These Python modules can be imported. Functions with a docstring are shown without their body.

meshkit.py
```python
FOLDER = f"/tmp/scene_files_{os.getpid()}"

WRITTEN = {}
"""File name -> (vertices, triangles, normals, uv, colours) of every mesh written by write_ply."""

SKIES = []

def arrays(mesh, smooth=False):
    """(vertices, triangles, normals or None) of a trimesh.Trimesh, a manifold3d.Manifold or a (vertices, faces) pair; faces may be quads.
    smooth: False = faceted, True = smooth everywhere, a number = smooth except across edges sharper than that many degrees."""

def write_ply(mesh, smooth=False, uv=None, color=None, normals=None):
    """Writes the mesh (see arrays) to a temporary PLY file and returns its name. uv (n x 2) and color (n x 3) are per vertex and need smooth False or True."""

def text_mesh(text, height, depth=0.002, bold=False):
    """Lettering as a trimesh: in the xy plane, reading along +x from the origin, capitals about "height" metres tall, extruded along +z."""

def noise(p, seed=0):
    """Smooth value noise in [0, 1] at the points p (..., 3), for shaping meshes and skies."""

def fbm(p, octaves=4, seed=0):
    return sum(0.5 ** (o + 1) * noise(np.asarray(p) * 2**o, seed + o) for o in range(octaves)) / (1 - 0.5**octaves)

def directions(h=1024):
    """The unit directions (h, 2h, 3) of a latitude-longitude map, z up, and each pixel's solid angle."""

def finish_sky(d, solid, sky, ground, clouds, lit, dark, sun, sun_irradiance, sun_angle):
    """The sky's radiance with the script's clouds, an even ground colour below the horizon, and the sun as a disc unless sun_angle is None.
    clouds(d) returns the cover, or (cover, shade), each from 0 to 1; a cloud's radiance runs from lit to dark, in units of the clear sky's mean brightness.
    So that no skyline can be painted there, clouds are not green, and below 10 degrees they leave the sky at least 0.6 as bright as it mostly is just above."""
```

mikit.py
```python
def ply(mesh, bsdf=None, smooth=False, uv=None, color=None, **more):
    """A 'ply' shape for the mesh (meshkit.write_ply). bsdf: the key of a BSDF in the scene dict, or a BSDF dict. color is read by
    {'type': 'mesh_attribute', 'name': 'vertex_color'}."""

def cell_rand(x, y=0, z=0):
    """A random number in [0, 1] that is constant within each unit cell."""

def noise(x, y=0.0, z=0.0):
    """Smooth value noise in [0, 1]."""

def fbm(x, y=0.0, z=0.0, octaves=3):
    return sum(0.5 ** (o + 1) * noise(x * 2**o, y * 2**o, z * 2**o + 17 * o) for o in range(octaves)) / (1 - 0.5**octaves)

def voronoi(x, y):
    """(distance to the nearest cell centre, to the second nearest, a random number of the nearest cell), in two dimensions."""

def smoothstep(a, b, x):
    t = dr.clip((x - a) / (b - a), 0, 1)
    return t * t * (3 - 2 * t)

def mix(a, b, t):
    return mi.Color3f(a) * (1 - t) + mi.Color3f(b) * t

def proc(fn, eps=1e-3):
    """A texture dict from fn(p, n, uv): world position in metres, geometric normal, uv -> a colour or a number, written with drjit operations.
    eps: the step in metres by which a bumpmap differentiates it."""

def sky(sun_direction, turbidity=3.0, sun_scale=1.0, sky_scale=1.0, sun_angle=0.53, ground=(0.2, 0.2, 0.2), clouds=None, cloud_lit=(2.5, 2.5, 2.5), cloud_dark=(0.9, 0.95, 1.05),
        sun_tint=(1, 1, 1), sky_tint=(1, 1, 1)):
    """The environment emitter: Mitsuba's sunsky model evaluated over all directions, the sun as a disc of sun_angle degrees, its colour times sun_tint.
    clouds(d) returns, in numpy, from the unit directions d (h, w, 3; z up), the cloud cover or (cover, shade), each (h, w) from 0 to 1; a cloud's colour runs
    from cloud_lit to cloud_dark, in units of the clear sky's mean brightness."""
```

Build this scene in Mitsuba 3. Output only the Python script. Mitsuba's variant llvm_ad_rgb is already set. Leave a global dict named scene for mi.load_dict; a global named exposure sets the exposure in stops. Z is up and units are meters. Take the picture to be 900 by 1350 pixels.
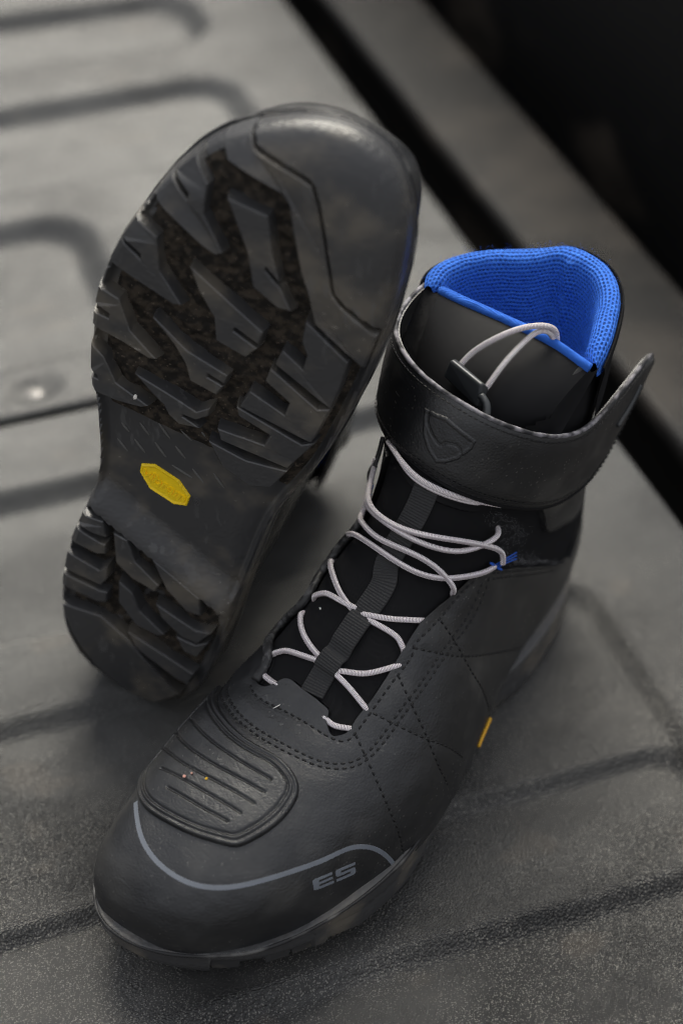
import math, numpy as np, trimesh, mitsuba as mi, mikit, meshkit
import drjit as dr
import manifold3d as m3
from scipy.interpolate import PchipInterpolator, CubicSpline
from scipy.spatial import cKDTree
from scipy.spatial.transform import Rotation
import shapely
from shapely.geometry import Polygon, LineString, Point
T4 = mi.ScalarTransform4f
rng = np.random.default_rng(7)
scene, labels = {'type': 'scene'}, {}

# ---------------------------------------------------------------- camera, sky, exposure
PITCH = math.radians(42.0); CAM_H = 0.6; FPX = 2275.0
cam_o = np.array([0, 0, CAM_H]); cam_f = np.array([0, math.cos(PITCH), -math.sin(PITCH)])
scene['camera'] = {'type': 'thinlens', 'fov': math.degrees(2 * math.atan(450 / FPX)), 'fov_axis': 'x',
                   'to_world': T4().look_at(origin=cam_o.tolist(), target=(cam_o + cam_f).tolist(), up=[0, 0, 1]),
                   'aperture_radius': 0.0072, 'focus_distance': 0.695, 'near_clip': 0.01, 'far_clip': 100.0}
exposure = 3.72
# an overcast sky, three times as bright overhead as at the horizon, with the veiled sun high behind the boots
scene['sky'] = mikit.sky((0.04, 0.62, 0.78), turbidity=3, sun_scale=0.3, sun_angle=38, sun_tint=(.86, .98, 1.14), cloud_lit=(.72, .74, .79), cloud_dark=(.20, .207, .225),
                         clouds=lambda d: (np.ones(d.shape[:2]), 1 - np.clip(d[..., 2], 0, 1)))
# ---------------------------------------------------------------- materials
N, FB, SM, MX = mikit.noise, mikit.fbm, mikit.smoothstep, mikit.mix
def rgb(c): return {'type': 'rgb', 'value': list(c)}
def principled(key, col, rough, spec=0.5, bump=None, bscale=1.0, **kw):
    b = {'type': 'principled', 'base_color': col if isinstance(col, dict) else rgb(col), 'roughness': rough, 'specular': spec, **kw}
    if bump is not None: b = {'type': 'bumpmap', 'arbitrary': bump, 'scale': bscale, 'bsdf': b}
    scene[key] = {'type': 'twosided', 'bsdf': b}
def leather_col(p, n, uv):
    x, y, z = p.x * 1000, p.y * 1000, p.z * 1000
    dust = SM(.50, .80, FB(x * .045, y * .045, z * .045, 4)) * .55
    speck = SM(.80, .90, N(x * .9, y * .9, z * .9)) * SM(.45, .7, FB(x * .05 + 9, y * .05, z * .05, 3)) * .7
    rub = SM(.55, .75, FB(x * .02 + 40, y * .05, z * .03, 3)) * .3
    c = MX([.008, .0085, .010], [.021, .021, .022], rub)
    return MX(c, [.075, .072, .066], dust * .5 + speck)
def leather_bump(p, n, uv):
    x, y, z = p.x * 1000, p.y * 1000, p.z * 1000
    return FB(x * 1.5, y * 1.5, z * 1.5, 3) * .00022 + FB(x * .09, y * .09, z * .09, 2) * .0007
def leather_rough(p, n, uv): return .30 + .22 * FB(p.x * 90, p.y * 90, p.z * 90, 3)
principled('mat_leather', mikit.proc(leather_col), mikit.proc(leather_rough), .75, mikit.proc(leather_bump, 2e-4), 1.0)
def rubber_col(p, n, uv):
    x, y, z = p.x * 1000, p.y * 1000, p.z * 1000
    d = SM(.42, .78, FB(x * .06 + 3, y * .06, z * .06, 4))
    sc = SM(.62, .74, FB(x * .35, y * .35, z * .10, 3)) * SM(.4, .7, FB(x * .03, y * .03, z * .03 + 8, 2))
    sp = SM(.86, .93, N(x * .6, y * .6, z * .6)) * .8
    return MX(MX(MX([.040, .040, .0415], [.105, .093, .076], d), [.10, .10, .10], sc * .45), [.22, .20, .17], sp * d)
def rubber_bump(p, n, uv):
    x, y, z = p.x * 1000, p.y * 1000, p.z * 1000
    return FB(x * .9, y * .9, z * .9, 3) * .00024
principled('mat_rubber', mikit.proc(rubber_col), .36, .6, mikit.proc(rubber_bump, 3e-4), 1.0)
def mud_col(p, n, uv):
    x, y, z = p.x * 1000, p.y * 1000, p.z * 1000
    f = FB(x * .35, y * .35, z * .35, 4)
    return MX(MX([.012, .010, .008], [.048, .038, .028], SM(.35, .7, f)), [.15, .12, .09], SM(.80, .9, N(x * 1.1, y * 1.1, z * 1.1)) * .5)
def mud_bump(p, n, uv):
    x, y, z = p.x * 1000, p.y * 1000, p.z * 1000
    return FB(x * .6, y * .6, z * .6, 4) * .0007
principled('mat_mud', mikit.proc(mud_col), .75, .25, mikit.proc(mud_bump, 3e-4), 1.0)
def weave_bump(p, n, uv):
    x, y, z = p.x * 1000, p.y * 1000, p.z * 1000
    return (dr.sin(x * 7 + y * 3) * dr.sin(z * 7 - y * 4)) * .00012 + FB(x * .2, y * .2, z * .2, 2) * .001
principled('mat_fabric', (.009, .009, .010), .85, .2, mikit.proc(weave_bump, 1e-4), 1.0)
principled('mat_stitch', (.004, .004, .0045), .5, .4)
principled('mat_webbing', (.033, .033, .034), .7, .3)
principled('mat_tongue', (.006, .006, .007), .6, .2)
principled('mat_plastic', (.03, .033, .036), .35, .5)
principled('mat_raw_edge', mikit.proc(lambda p, n, uv: MX([.035, .035, .038], [.26, .25, .27], SM(.35, .7, FB(p.x * 260, p.y * 260, p.z * 260, 3)))), .7, .3)
principled('mat_eyestay', mikit.proc(lambda p, n, uv: MX([.018, .018, .019], [.085, .085, .088], SM(.45, .8, FB(p.x * 420, p.y * 420, p.z * 420, 3)))), .55, .5)
def lace_col(p, n, uv):
    a = .5 + .5 * dr.sin(uv.x * 10.5 + uv.y * 6.2832); b = .5 + .5 * dr.sin(uv.x * 10.5 - uv.y * 6.2832)
    line = SM(.80, .95, dr.abs(dr.sin(uv.y * 3.1416 * 2 + .4)))
    return MX(MX([.86, .80, .81], [.20, .17, .18], SM(.55, .95, a * .6 + b * .6)), [.22, .19, .20], line * .6)
principled('mat_lace', mikit.proc(lace_col), .6, .4)
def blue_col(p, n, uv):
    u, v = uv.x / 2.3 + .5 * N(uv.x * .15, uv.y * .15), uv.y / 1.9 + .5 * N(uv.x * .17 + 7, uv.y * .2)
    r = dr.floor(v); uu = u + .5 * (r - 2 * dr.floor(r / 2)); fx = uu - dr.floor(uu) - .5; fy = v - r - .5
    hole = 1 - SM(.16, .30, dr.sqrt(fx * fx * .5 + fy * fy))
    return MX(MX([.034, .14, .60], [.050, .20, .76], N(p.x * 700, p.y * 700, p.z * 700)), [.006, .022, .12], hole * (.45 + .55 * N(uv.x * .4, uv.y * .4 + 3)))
def blue_bump(p, n, uv):
    u, v = uv.x / 2.3 + .5 * N(uv.x * .15, uv.y * .15), uv.y / 1.9 + .5 * N(uv.x * .17 + 7, uv.y * .2)
    r = dr.floor(v); uu = u + .5 * (r - 2 * dr.floor(r / 2)); fx = uu - dr.floor(uu) - .5; fy = v - r - .5
    return SM(.12, .42, dr.sqrt(fx * fx * .5 + fy * fy)) * .0006 + N(p.x * 2500, p.y * 2500, p.z * 2500) * .0002
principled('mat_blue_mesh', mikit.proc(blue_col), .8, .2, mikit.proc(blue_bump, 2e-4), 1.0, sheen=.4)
principled('mat_blue_thread', (.02, .10, .50), .6, .3)
principled('mat_reflective', (.15, .165, .19), .40, .5)
principled('mat_yellow', (.93, .64, .006), .38, .5)
principled('mat_amber', (.72, .38, .02), .4, .5)
principled('mat_fibre', (.13, .13, .135), .7, .3)
principled('mat_grit', (.55, .45, .36), .8, .2)
principled('mat_steel', (.30, .29, .28), .6, .5, metallic=1.0)
principled('mat_dark', (.006, .006, .006), .7, .2)
principled('mat_lip', mikit.proc(lambda p, n, uv: MX([.016, .016, .017], [.20, .195, .185], SM(.48, .74, FB(p.x * 60, p.y * 60, p.z * 60, 4)))), .5, .4)
principled('mat_rib', (.10, .098, .092), .5, .4)
principled('mat_blue_binding', (.036, .15, .64), .85, .2, mikit.proc(weave_bump, 1e-4), 2.0, sheen=.4)
# ---------------------------------------------------------------- the truck bed: lined tailgate, floor beyond it, sill beam, all in (s along the ribs, t away)
RIB = math.radians(20.0)
def st_xy(s, t): return s * math.cos(RIB) - t * math.sin(RIB), s * math.sin(RIB) + t * math.cos(RIB)
def st_of(p): return p.x * math.cos(RIB) + p.y * math.sin(RIB), -p.x * math.sin(RIB) + p.y * math.cos(RIB)
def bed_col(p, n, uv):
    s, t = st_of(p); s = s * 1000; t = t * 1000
    big = FB(s * .012, t * .022, 0, 4)
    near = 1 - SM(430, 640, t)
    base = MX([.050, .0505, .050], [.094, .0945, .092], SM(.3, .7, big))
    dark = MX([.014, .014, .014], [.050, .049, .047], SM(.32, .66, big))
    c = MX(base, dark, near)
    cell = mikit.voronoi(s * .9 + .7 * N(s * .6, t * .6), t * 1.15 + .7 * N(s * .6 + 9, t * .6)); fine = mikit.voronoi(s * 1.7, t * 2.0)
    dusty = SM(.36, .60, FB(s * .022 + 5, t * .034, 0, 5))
    dust_glint = (1 - SM(.10, .48, cell[0])) * SM(.35, 1.0, cell[2]) * (.3 + .7 * dusty) + (fine[2] > .80) * (1 - SM(.15, .4, fine[0])) * .7 * dusty  # pale grain tops: dust and wear, plus bump highlights put into the colour
    c = MX(c, [.21, .20, .18], dust_glint * (.15 + .85 * near) * .85)
    stain = SM(.70, .82, FB(s * .03 + 70, t * .045, 0, 3))
    return MX(c, [.20, .16, .12], stain * .10)
def bed_bump(p, n, uv):
    s, t = st_of(p); s = s * 1000; t = t * 1000
    a = mikit.voronoi(s * .9 + .7 * N(s * .6, t * .6), t * 1.15 + .7 * N(s * .6 + 9, t * .6)); b = mikit.voronoi(s * 1.7, t * 2.0)
    return ((1 - SM(0, .75, a[0])) * .00045 + (1 - SM(0, .8, b[0])) * .00022) * (1 - .6 * SM(520, 800, t)) + FB(s * .12, t * .12, 0, 3) * .0008
def bed_rough(p, n, uv):
    s, t = st_of(p)
    return .34 + .22 * FB(s * 40, t * 40, 0, 3)
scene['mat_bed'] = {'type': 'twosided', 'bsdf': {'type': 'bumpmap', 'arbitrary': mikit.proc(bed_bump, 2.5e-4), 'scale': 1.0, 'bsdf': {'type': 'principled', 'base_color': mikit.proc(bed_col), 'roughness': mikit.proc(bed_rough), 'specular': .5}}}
def rrect(s, t, s0, s1, t0, t1, r):          # signed distance to a rounded rectangle
    ds = np.abs(s - (s0 + s1) / 2) - (s1 - s0) / 2 + r; dt = np.abs(t - (t0 + t1) / 2) - (t1 - t0) / 2 + r
    return np.hypot(np.maximum(ds, 0), np.maximum(dt, 0)) + np.minimum(np.maximum(ds, dt), 0) - r
def sstep(a, b, x):
    q = np.clip((x - a) / (b - a), 0, 1); return q * q * (3 - 2 * q)
EDGE_S = .385
RECESS_B = [(.800, .945, .163), (.990, 1.090, .306), (1.150, 1.230, .314), (1.29, 1.37, .31), (1.43, 1.51, .31), (1.57, 1.65, .31)]
def bed_z(s, t):
    z = np.zeros_like(s); w = .004 * (np.stack([s * 6, t * 9, 0 * s], -1).sum(-1) * 0 + meshkit.noise(np.stack([s * 7, t * 5, 0 * s], -1)) - .5) * 2
    z += .008 * sstep(-.005, .005, rrect(s, t + w, -1.5, .318, -1.5, .534, .02))
    z -= .011 * (1 - sstep(-.006, .006, rrect(s, t + w, -1.5, .318, .589, .690, .02)))
    z -= .0065 * (1 - sstep(-.003, .003, rrect(s, t + w * .6, -1.5, .318, -1.5, .429, .02))); z -= .0075 * (1 - sstep(-.0045, .0045, rrect(s, t + w, -1.5, .33, -1.5, .368, .02)))
    for t0, t1, s1 in RECESS_B: z -= .013 * (1 - sstep(-.008, .008, rrect(s, t + w, -1.5, s1, t0, t1, .03)))
    z += .0012 * (meshkit.fbm(np.stack([s * 18, t * 18, 0 * s], -1), 3) - .5)
    hole = np.hypot(s - .0995, t - .773); z -= .004 * (1 - sstep(.009, .013, hole))
    return z
def slab(s0, s1, t0, t1, ds, dt, depth):
    s = np.r_[np.arange(s0, s1 - .004, ds), s1 - .004, s1 - .002, s1 - .0006, s1, s1, s1]; t = np.r_[t0, t0, t0, t0 + .0006, t0 + .002, np.arange(t0 + .004, t1 - .004, dt), t1 - .004, t1 - .002, t1 - .0006, t1, t1, t1]
    T, S_ = np.meshgrid(t, s, indexing='ij'); Z = bed_z(S_, T)
    fall = lambda d: np.where(d < .004, .004 - np.sqrt(np.maximum(.004 ** 2 - (.004 - np.minimum(d, .004)) ** 2, 0)), 0)
    Z -= fall(s1 - S_) + fall(T - t0) + fall(t1 - T)
    ns, nt = len(s), len(t)
    Z[:, ns - 2] -= depth / 2; Z[:, ns - 1] -= depth
    for r, q in ((0, 1), (1, .5), (nt - 2, .5), (nt - 1, 1)): Z[r] = np.minimum(Z[r], Z[r] * 0 - depth * q)
    x, y = st_xy(S_, T); V = np.stack([x, y, Z], -1).reshape(-1, 3)
    i, j = np.meshgrid(np.arange(nt - 1), np.arange(ns - 1), indexing='ij'); a = i * ns + j
    F = np.vstack([np.c_[a.ravel(), (a + 1).ravel(), (a + ns + 1).ravel()], np.c_[a.ravel(), (a + ns + 1).ravel(), (a + ns).ravel()]])
    return trimesh.Trimesh(V, F, process=False)
def structure(key, mesh, mat, smooth=True):
    scene[key] = mikit.ply(mesh, mat, smooth=smooth); labels[key] = {'kind': 'structure'}
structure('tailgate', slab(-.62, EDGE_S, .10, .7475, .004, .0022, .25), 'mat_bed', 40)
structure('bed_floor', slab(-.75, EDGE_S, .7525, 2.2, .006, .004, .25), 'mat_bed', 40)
def stbox(s0, s1, t0, t1, z0, z1, bev=.004):
    b = m3.Manifold.hull(m3.Manifold.compose([m3.Manifold.sphere(bev, 12).translate((a, b_, c)) for a in (s0 + bev, s1 - bev) for b_ in (t0 + bev, t1 - bev) for c in (z0 + bev, z1 - bev)]))
    b = b.rotate((0, 0, math.degrees(RIB))).to_mesh()
    return trimesh.Trimesh(b.vert_properties[:, :3], b.tri_verts, process=False)
principled('mat_beam', mikit.proc(lambda p, n, uv: MX([.012, .0115, .011], [.042, .036, .030], SM(.35, .75, FB(p.x * 22, p.y * 22, p.z * 30, 4)))), .6, .4)
structure('sill_beam', stbox(.425, .497, .05, 2.4, -.022, -.006, .006), 'mat_beam', 30)
principled('mat_wall', mikit.proc(lambda p, n, uv: MX([.005, .005, .005], [.05, .041, .033], SM(.58, .85, FB(p.x * 9, p.y * 9, p.z * 16, 3)))), .5, .4)
structure('added_side_wall', stbox(.56, .60, .735, 2.6, -.6, .42, .01), 'mat_wall', 30)  # wall added in near black to shut the sky out of the void
structure('end_wall', stbox(-.2, .56, 2.42, 2.46, -.6, .3, .01), 'mat_dark', 30)
gx, gy = np.meshgrid(np.linspace(-4, 4, 81), np.linspace(-2, 6, 81))
gz = -.62 + .02 * meshkit.fbm(np.stack([gx * 3, gy * 3, 0 * gx], -1), 3)
k = np.arange(80 * 81).reshape(80, 81)[:, :-1].ravel()
structure('ground', trimesh.Trimesh(np.c_[gx.ravel(), gy.ravel(), gz.ravel()], np.vstack([np.c_[k, k + 1, k + 82], np.c_[k, k + 82, k + 81]]), process=False), 'mat_beam', True)
# points measured on the boot, in the boot's own millimetres (u to the toe, v outwards, w up)
TR = {
 'pad': [[203.6,-40.8,58.5],[203.7,-40.8,58.5],[213.7,-35.0,65.1],[227.1,-18.9,73.0],[231.8,-3.4,74.7],[231.8,10.3,74.4],[233.9,20.3,72.7],[238.1,25.9,70.0],[246.9,27.8,67.1],[260.1,25.3,64.7],[269.1,20.7,63.1],[272.0,17.3,62.8],[276.2,3.3,63.0],[277.2,-12.5,62.1],[275.3,-24.2,60.0],[269.1,-33.7,56.6],[256.8,-40.7,51.1],[249.2,-41.6,51.5],[239.4,-42.1,52.5],[229.5,-42.1,54.2],[217.1,-41.1,57.2],[207.8,-41.0,58.0]],
 'g1': [[227.8,-37.4,61.0],[235.3,-26.9,68.3],[240.3,-12.7,71.8],[242.0,2.4,72.6],[241.7,14.6,71.7]],
 'g2': [[232.0,-42.5,53.1],[242.7,-29.3,65.3],[247.4,-15.1,69.9],[248.3,1.3,71.3],[247.5,15.5,70.2]],
 'g3': [[241.7,-42.3,51.5],[252.3,-23.5,66.5],[254.1,-3.9,69.9],[253.7,15.0,69.0]],
 'g4': [[257.4,-29.2,62.7],[259.8,-9.3,68.2],[259.9,13.0,67.9]],
 'g5': [[264.8,-19.8,65.0],[265.9,-4.6,67.0],[265.3,10.8,66.6]],
 'stripe': [[272.9,-31.9,56.8],[278.5,-26.7,57.8],[284.9,-19.4,57.7],[289.4,-10.8,56.7],[291.4,-1.4,55.7],[290.9,8.7,54.8],[287.6,17.5,54.3],[281.3,25.9,54.3],[271.8,33.7,54.3],[260.5,40.3,53.1],[248.0,46.3,51.4],[237.5,50.1,49.6],[232.1,53.0,47.1],[226.7,55.9,41.8],[221.6,58.4,33.0],[218.1,59.2,25.1]],
 'es': [[257.9,47.1,41.8],[238.1,53.8,36.3],[237.2,52.9,42.4],[257.0,45.6,46.8]],
 'welt': [[299.3,-34.7,33.9],[304.6,-27.6,32.5],[307.3,-16.5,29.0],[307.4,-5.6,26.4],[305.5,8.7,27.6],[297.2,23.3,26.1],[286.1,33.8,23.5],[271.1,43.6,21.6],[252.3,51.0,18.6],[244.4,52.8,16.9],[230.6,55.4,15.4],[215.7,58.8,16.0],[200.9,60.8,17.8]],
 'va': [[198.0,-41.2,58.1],[207.7,-37.7,62.2],[219.5,-26.0,70.9],[226.3,-11.5,74.7],[228.3,5.7,75.1],[227.0,20.2,74.1],[223.8,29.2,72.4],[217.7,36.2,71.2],[210.5,39.8,71.4],[200.7,41.6,73.9],[190.9,42.4,78.1],[180.9,43.2,82.3],[173.0,43.6,84.8]],
 'vb': [[198.5,-39.5,61.5],[210.0,-32.9,67.4],[217.3,-24.9,72.0],[224.1,-11.2,75.2],[225.9,5.9,75.8],[224.9,19.6,74.8],[222.0,28.4,73.2],[216.5,34.9,72.3],[210.1,38.2,72.6],[200.8,39.7,75.1],[191.1,40.6,79.6],[181.3,41.5,84.1],[173.5,42.0,86.6]],
 'va2': [[173.0,43.6,84.8],[155.2,43.3,89.8],[136.0,42.5,91.5],[124.6,41.3,96.4],[118.1,40.3,103.1]],
 'vb2': [[173.5,42.0,86.6],[156.9,42.0,91.9],[138.1,41.4,94.5],[127.3,40.4,99.9],[121.3,39.5,104.8]],
 'throatstitch': [[207.8,-21.6,76.2],[210.8,-18.2,77.0],[213.3,-11.3,78.2],[213.7,0.8,79.3],[213.9,14.6,79.1],[213.4,23.8,77.6],[210.8,29.5,76.7],[205.4,31.1,78.0],[195.3,32.1,82.6],[180.3,34.1,91.2],[169.0,34.9,96.8]],
 'throatstitch2': [[167.7,34.0,98.4],[151.0,36.2,102.7],[135.1,37.3,106.1],[125.0,38.6,106.6]],
 'throat': [[207.5,-17.7,78.5],[207.2,-12.5,80.4],[202.1,-7.3,83.9],[203.1,1.3,84.5],[204.0,9.7,83.9],[204.8,15.3,83.0],[205.5,17.4,82.4],[208.5,18.7,80.8],[211.1,20.9,79.5],[212.4,24.1,78.1],[210.8,26.4,78.1],[207.6,28.4,78.6],[201.8,28.5,81.0],[193.8,29.8,84.8],[187.8,30.7,88.8],[179.1,31.4,94.2],[173.0,31.5,98.1],[167.2,31.7,101.3]],
 'throat2': [[159.7,32.3,105.4],[148.6,34.5,107.5],[134.5,36.8,108.6],[129.5,37.4,109.5]],
 'throatL': [[205.9,-20.2,77.7],[199.5,-20.4,80.3],[193.5,-22.8,81.7],[182.3,-30.4,77.1],[174.6,-32.3,74.9],[170.6,-30.4,79.1],[170.5,-24.3,89.7],[166.4,-22.0,94.7],[160.4,-22.8,96.3],[151.9,-25.0,96.0],[146.3,-23.9,100.0],[140.8,-21.8,106.1],[138.2,-17.7,114.0],[133.5,-16.6,117.5]],
 'qtop': [[129.5,37.4,109.5],[119.0,39.7,106.7],[99.6,43.2,95.2],[81.0,44.9,82.4],[54.6,44.6,63.0]],
 'qs1': [[116.8,40.9,100.8],[99.6,43.5,90.4],[60.8,44.5,64.2]],
 'qs2': [[116.4,40.5,103.6],[99.5,43.2,93.3],[59.4,44.5,66.2]],
 'q1': [[205.8,30.8,78.0],[209.7,39.0,72.2],[213.6,50.2,60.2],[213.9,57.1,46.0],[210.6,59.8,21.8]],
 'q2': [[179.2,33.7,92.0],[181.8,41.2,84.2],[183.5,51.0,70.2],[183.4,58.1,54.6],[177.6,60.5,35.8]],
 'q3': [[195.8,32.2,82.2],[192.0,42.6,77.4],[184.7,51.9,68.5],[175.7,56.7,58.3],[163.6,58.5,40.4]],
 'q4': [[151.5,36.5,102.2],[148.9,42.8,90.3],[144.4,49.4,72.0],[132.2,51.7,42.0],[129.8,51.6,33.4]],
 'q5': [[168.4,33.8,98.2],[159.2,41.9,91.8],[149.1,46.0,83.7],[122.1,47.6,63.1],[79.4,41.6,28.9]],
 'web': [[203.1,6.4,84.5],[198.0,6.3,87.2],[192.7,6.8,91.0],[186.3,8.3,96.5],[177.5,9.9,103.1],[169.6,11.2,109.3],[159.4,12.6,117.7]],
 'web2': [[154.7,10.5,122.3],[145.3,12.5,133.5],[138.0,14.9,144.1],[131.9,16.1,154.9]],
 'shield': [[120.1,5.2,181.3],[119.4,16.1,181.0],[116.5,29.2,173.3],[118.8,28.4,169.6],[122.8,24.7,165.2],[126.2,20.5,163.2],[128.0,16.8,162.7],[127.1,11.9,166.5],[124.7,7.7,171.8]],
 'strapT': [[89.5,-24.7,190.9],[96.9,-18.5,190.6],[105.8,-8.3,190.4],[112.4,4.6,190.2],[114.9,19.9,187.8],[109.7,33.9,180.7],[96.7,43.7,171.0],[82.9,48.2,162.9],[69.6,49.7,157.6],[52.4,49.2,153.8]],
 'strapB': [[110.4,-19.8,153.0],[114.5,-17.4,149.4],[130.4,3.7,158.8],[130.3,19.4,155.0],[121.2,31.3,146.6],[105.0,39.5,134.7],[85.7,44.7,124.7],[70.0,46.7,120.5],[48.5,45.8,116.2],[33.0,41.8,114.1]],
 'panel': [[88.7,44.0,125.7],[82.6,44.7,116.1],[76.2,44.9,99.3],[63.4,45.5,92.4],[47.6,44.3,85.8],[35.2,41.8,84.7],[36.9,42.6,98.8],[43.9,45.0,115.4],[69.1,47.7,130.5],[81.0,46.4,132.2]],
 'lace_a': [[203.3,-17.2,80.3],[204.3,-14.2,81.0],[205.1,-10.9,81.7]],
 'lace_b': [[192.5,-19.8,84.3],[191.7,-15.9,87.1],[191.9,-10.3,89.1],[192.0,-0.1,91.3]],
 'lace_c': [[175.8,-19.3,93.2],[181.5,-14.7,94.0],[187.5,-6.4,93.8],[190.3,0.8,92.9]],
 'lace_d': [[167.6,-16.7,99.9],[168.0,-11.5,104.2],[169.4,-6.2,106.6],[170.8,0.1,107.9],[171.0,4.1,108.2]],
 'lace_e': [[146.2,-23.9,100.2],[160.2,-12.8,108.6],[167.4,-4.2,109.1],[171.4,3.9,107.9]],
 'lace_f': [[170.0,16.1,108.0],[167.6,21.7,107.8],[162.8,28.6,107.0]],
 'lace_g': [[172.1,16.3,106.4],[171.0,23.2,104.5],[170.4,27.9,102.3],[170.9,30.0,100.5]],
 'lace_h': [[191.4,13.2,91.8],[189.7,18.4,92.4],[187.2,23.4,92.8],[180.5,30.2,94.2]],
 'lace_i': [[193.1,12.7,90.3],[194.1,18.9,88.5],[195.3,24.8,86.1],[195.9,28.3,84.2]],
 'lace_j': [[208.5,18.8,80.9],[208.6,22.3,80.2],[206.8,26.5,79.6]],
 'lace_k': [[137.1,-20.6,109.0],[145.8,-10.0,121.4],[151.5,5.4,125.7],[151.0,20.3,122.5],[144.9,29.7,117.9],[133.2,35.8,112.6],[120.2,39.3,107.7],[114.9,40.3,107.0]],
 'lace_l': [[127.8,-14.8,127.2],[131.4,-16.2,119.2],[141.3,-9.3,125.4],[148.1,3.1,128.8],[147.5,17.9,128.2],[143.9,27.0,122.8],[141.3,32.3,116.0],[140.3,34.7,111.0]],
 'lace_m': [[125.4,-15.0,129.8],[128.1,-14.8,126.8],[141.8,-1.3,134.2],[144.5,15.8,133.5],[138.4,27.0,128.3],[127.9,33.7,123.9],[113.6,38.1,123.0]],
 'lace_n': [[117.4,-16.5,141.1],[123.5,-15.3,131.7],[137.6,-6.1,134.1],[143.8,7.7,136.1],[141.5,19.3,135.2],[131.7,30.1,130.3],[118.2,37.3,120.5],[112.1,40.1,113.0],[112.4,40.7,107.5]],
 'lace_o': [[120.0,-12.5,154.4],[129.5,-0.5,157.4],[133.2,9.5,154.6],[131.1,21.3,150.7],[125.1,28.8,146.0],[118.8,33.5,142.3]],
 'lace_p': [[129.9,0.7,157.8],[132.7,11.0,155.4],[130.3,21.7,151.6],[123.6,29.7,146.4],[109.0,38.1,136.5]]}
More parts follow.
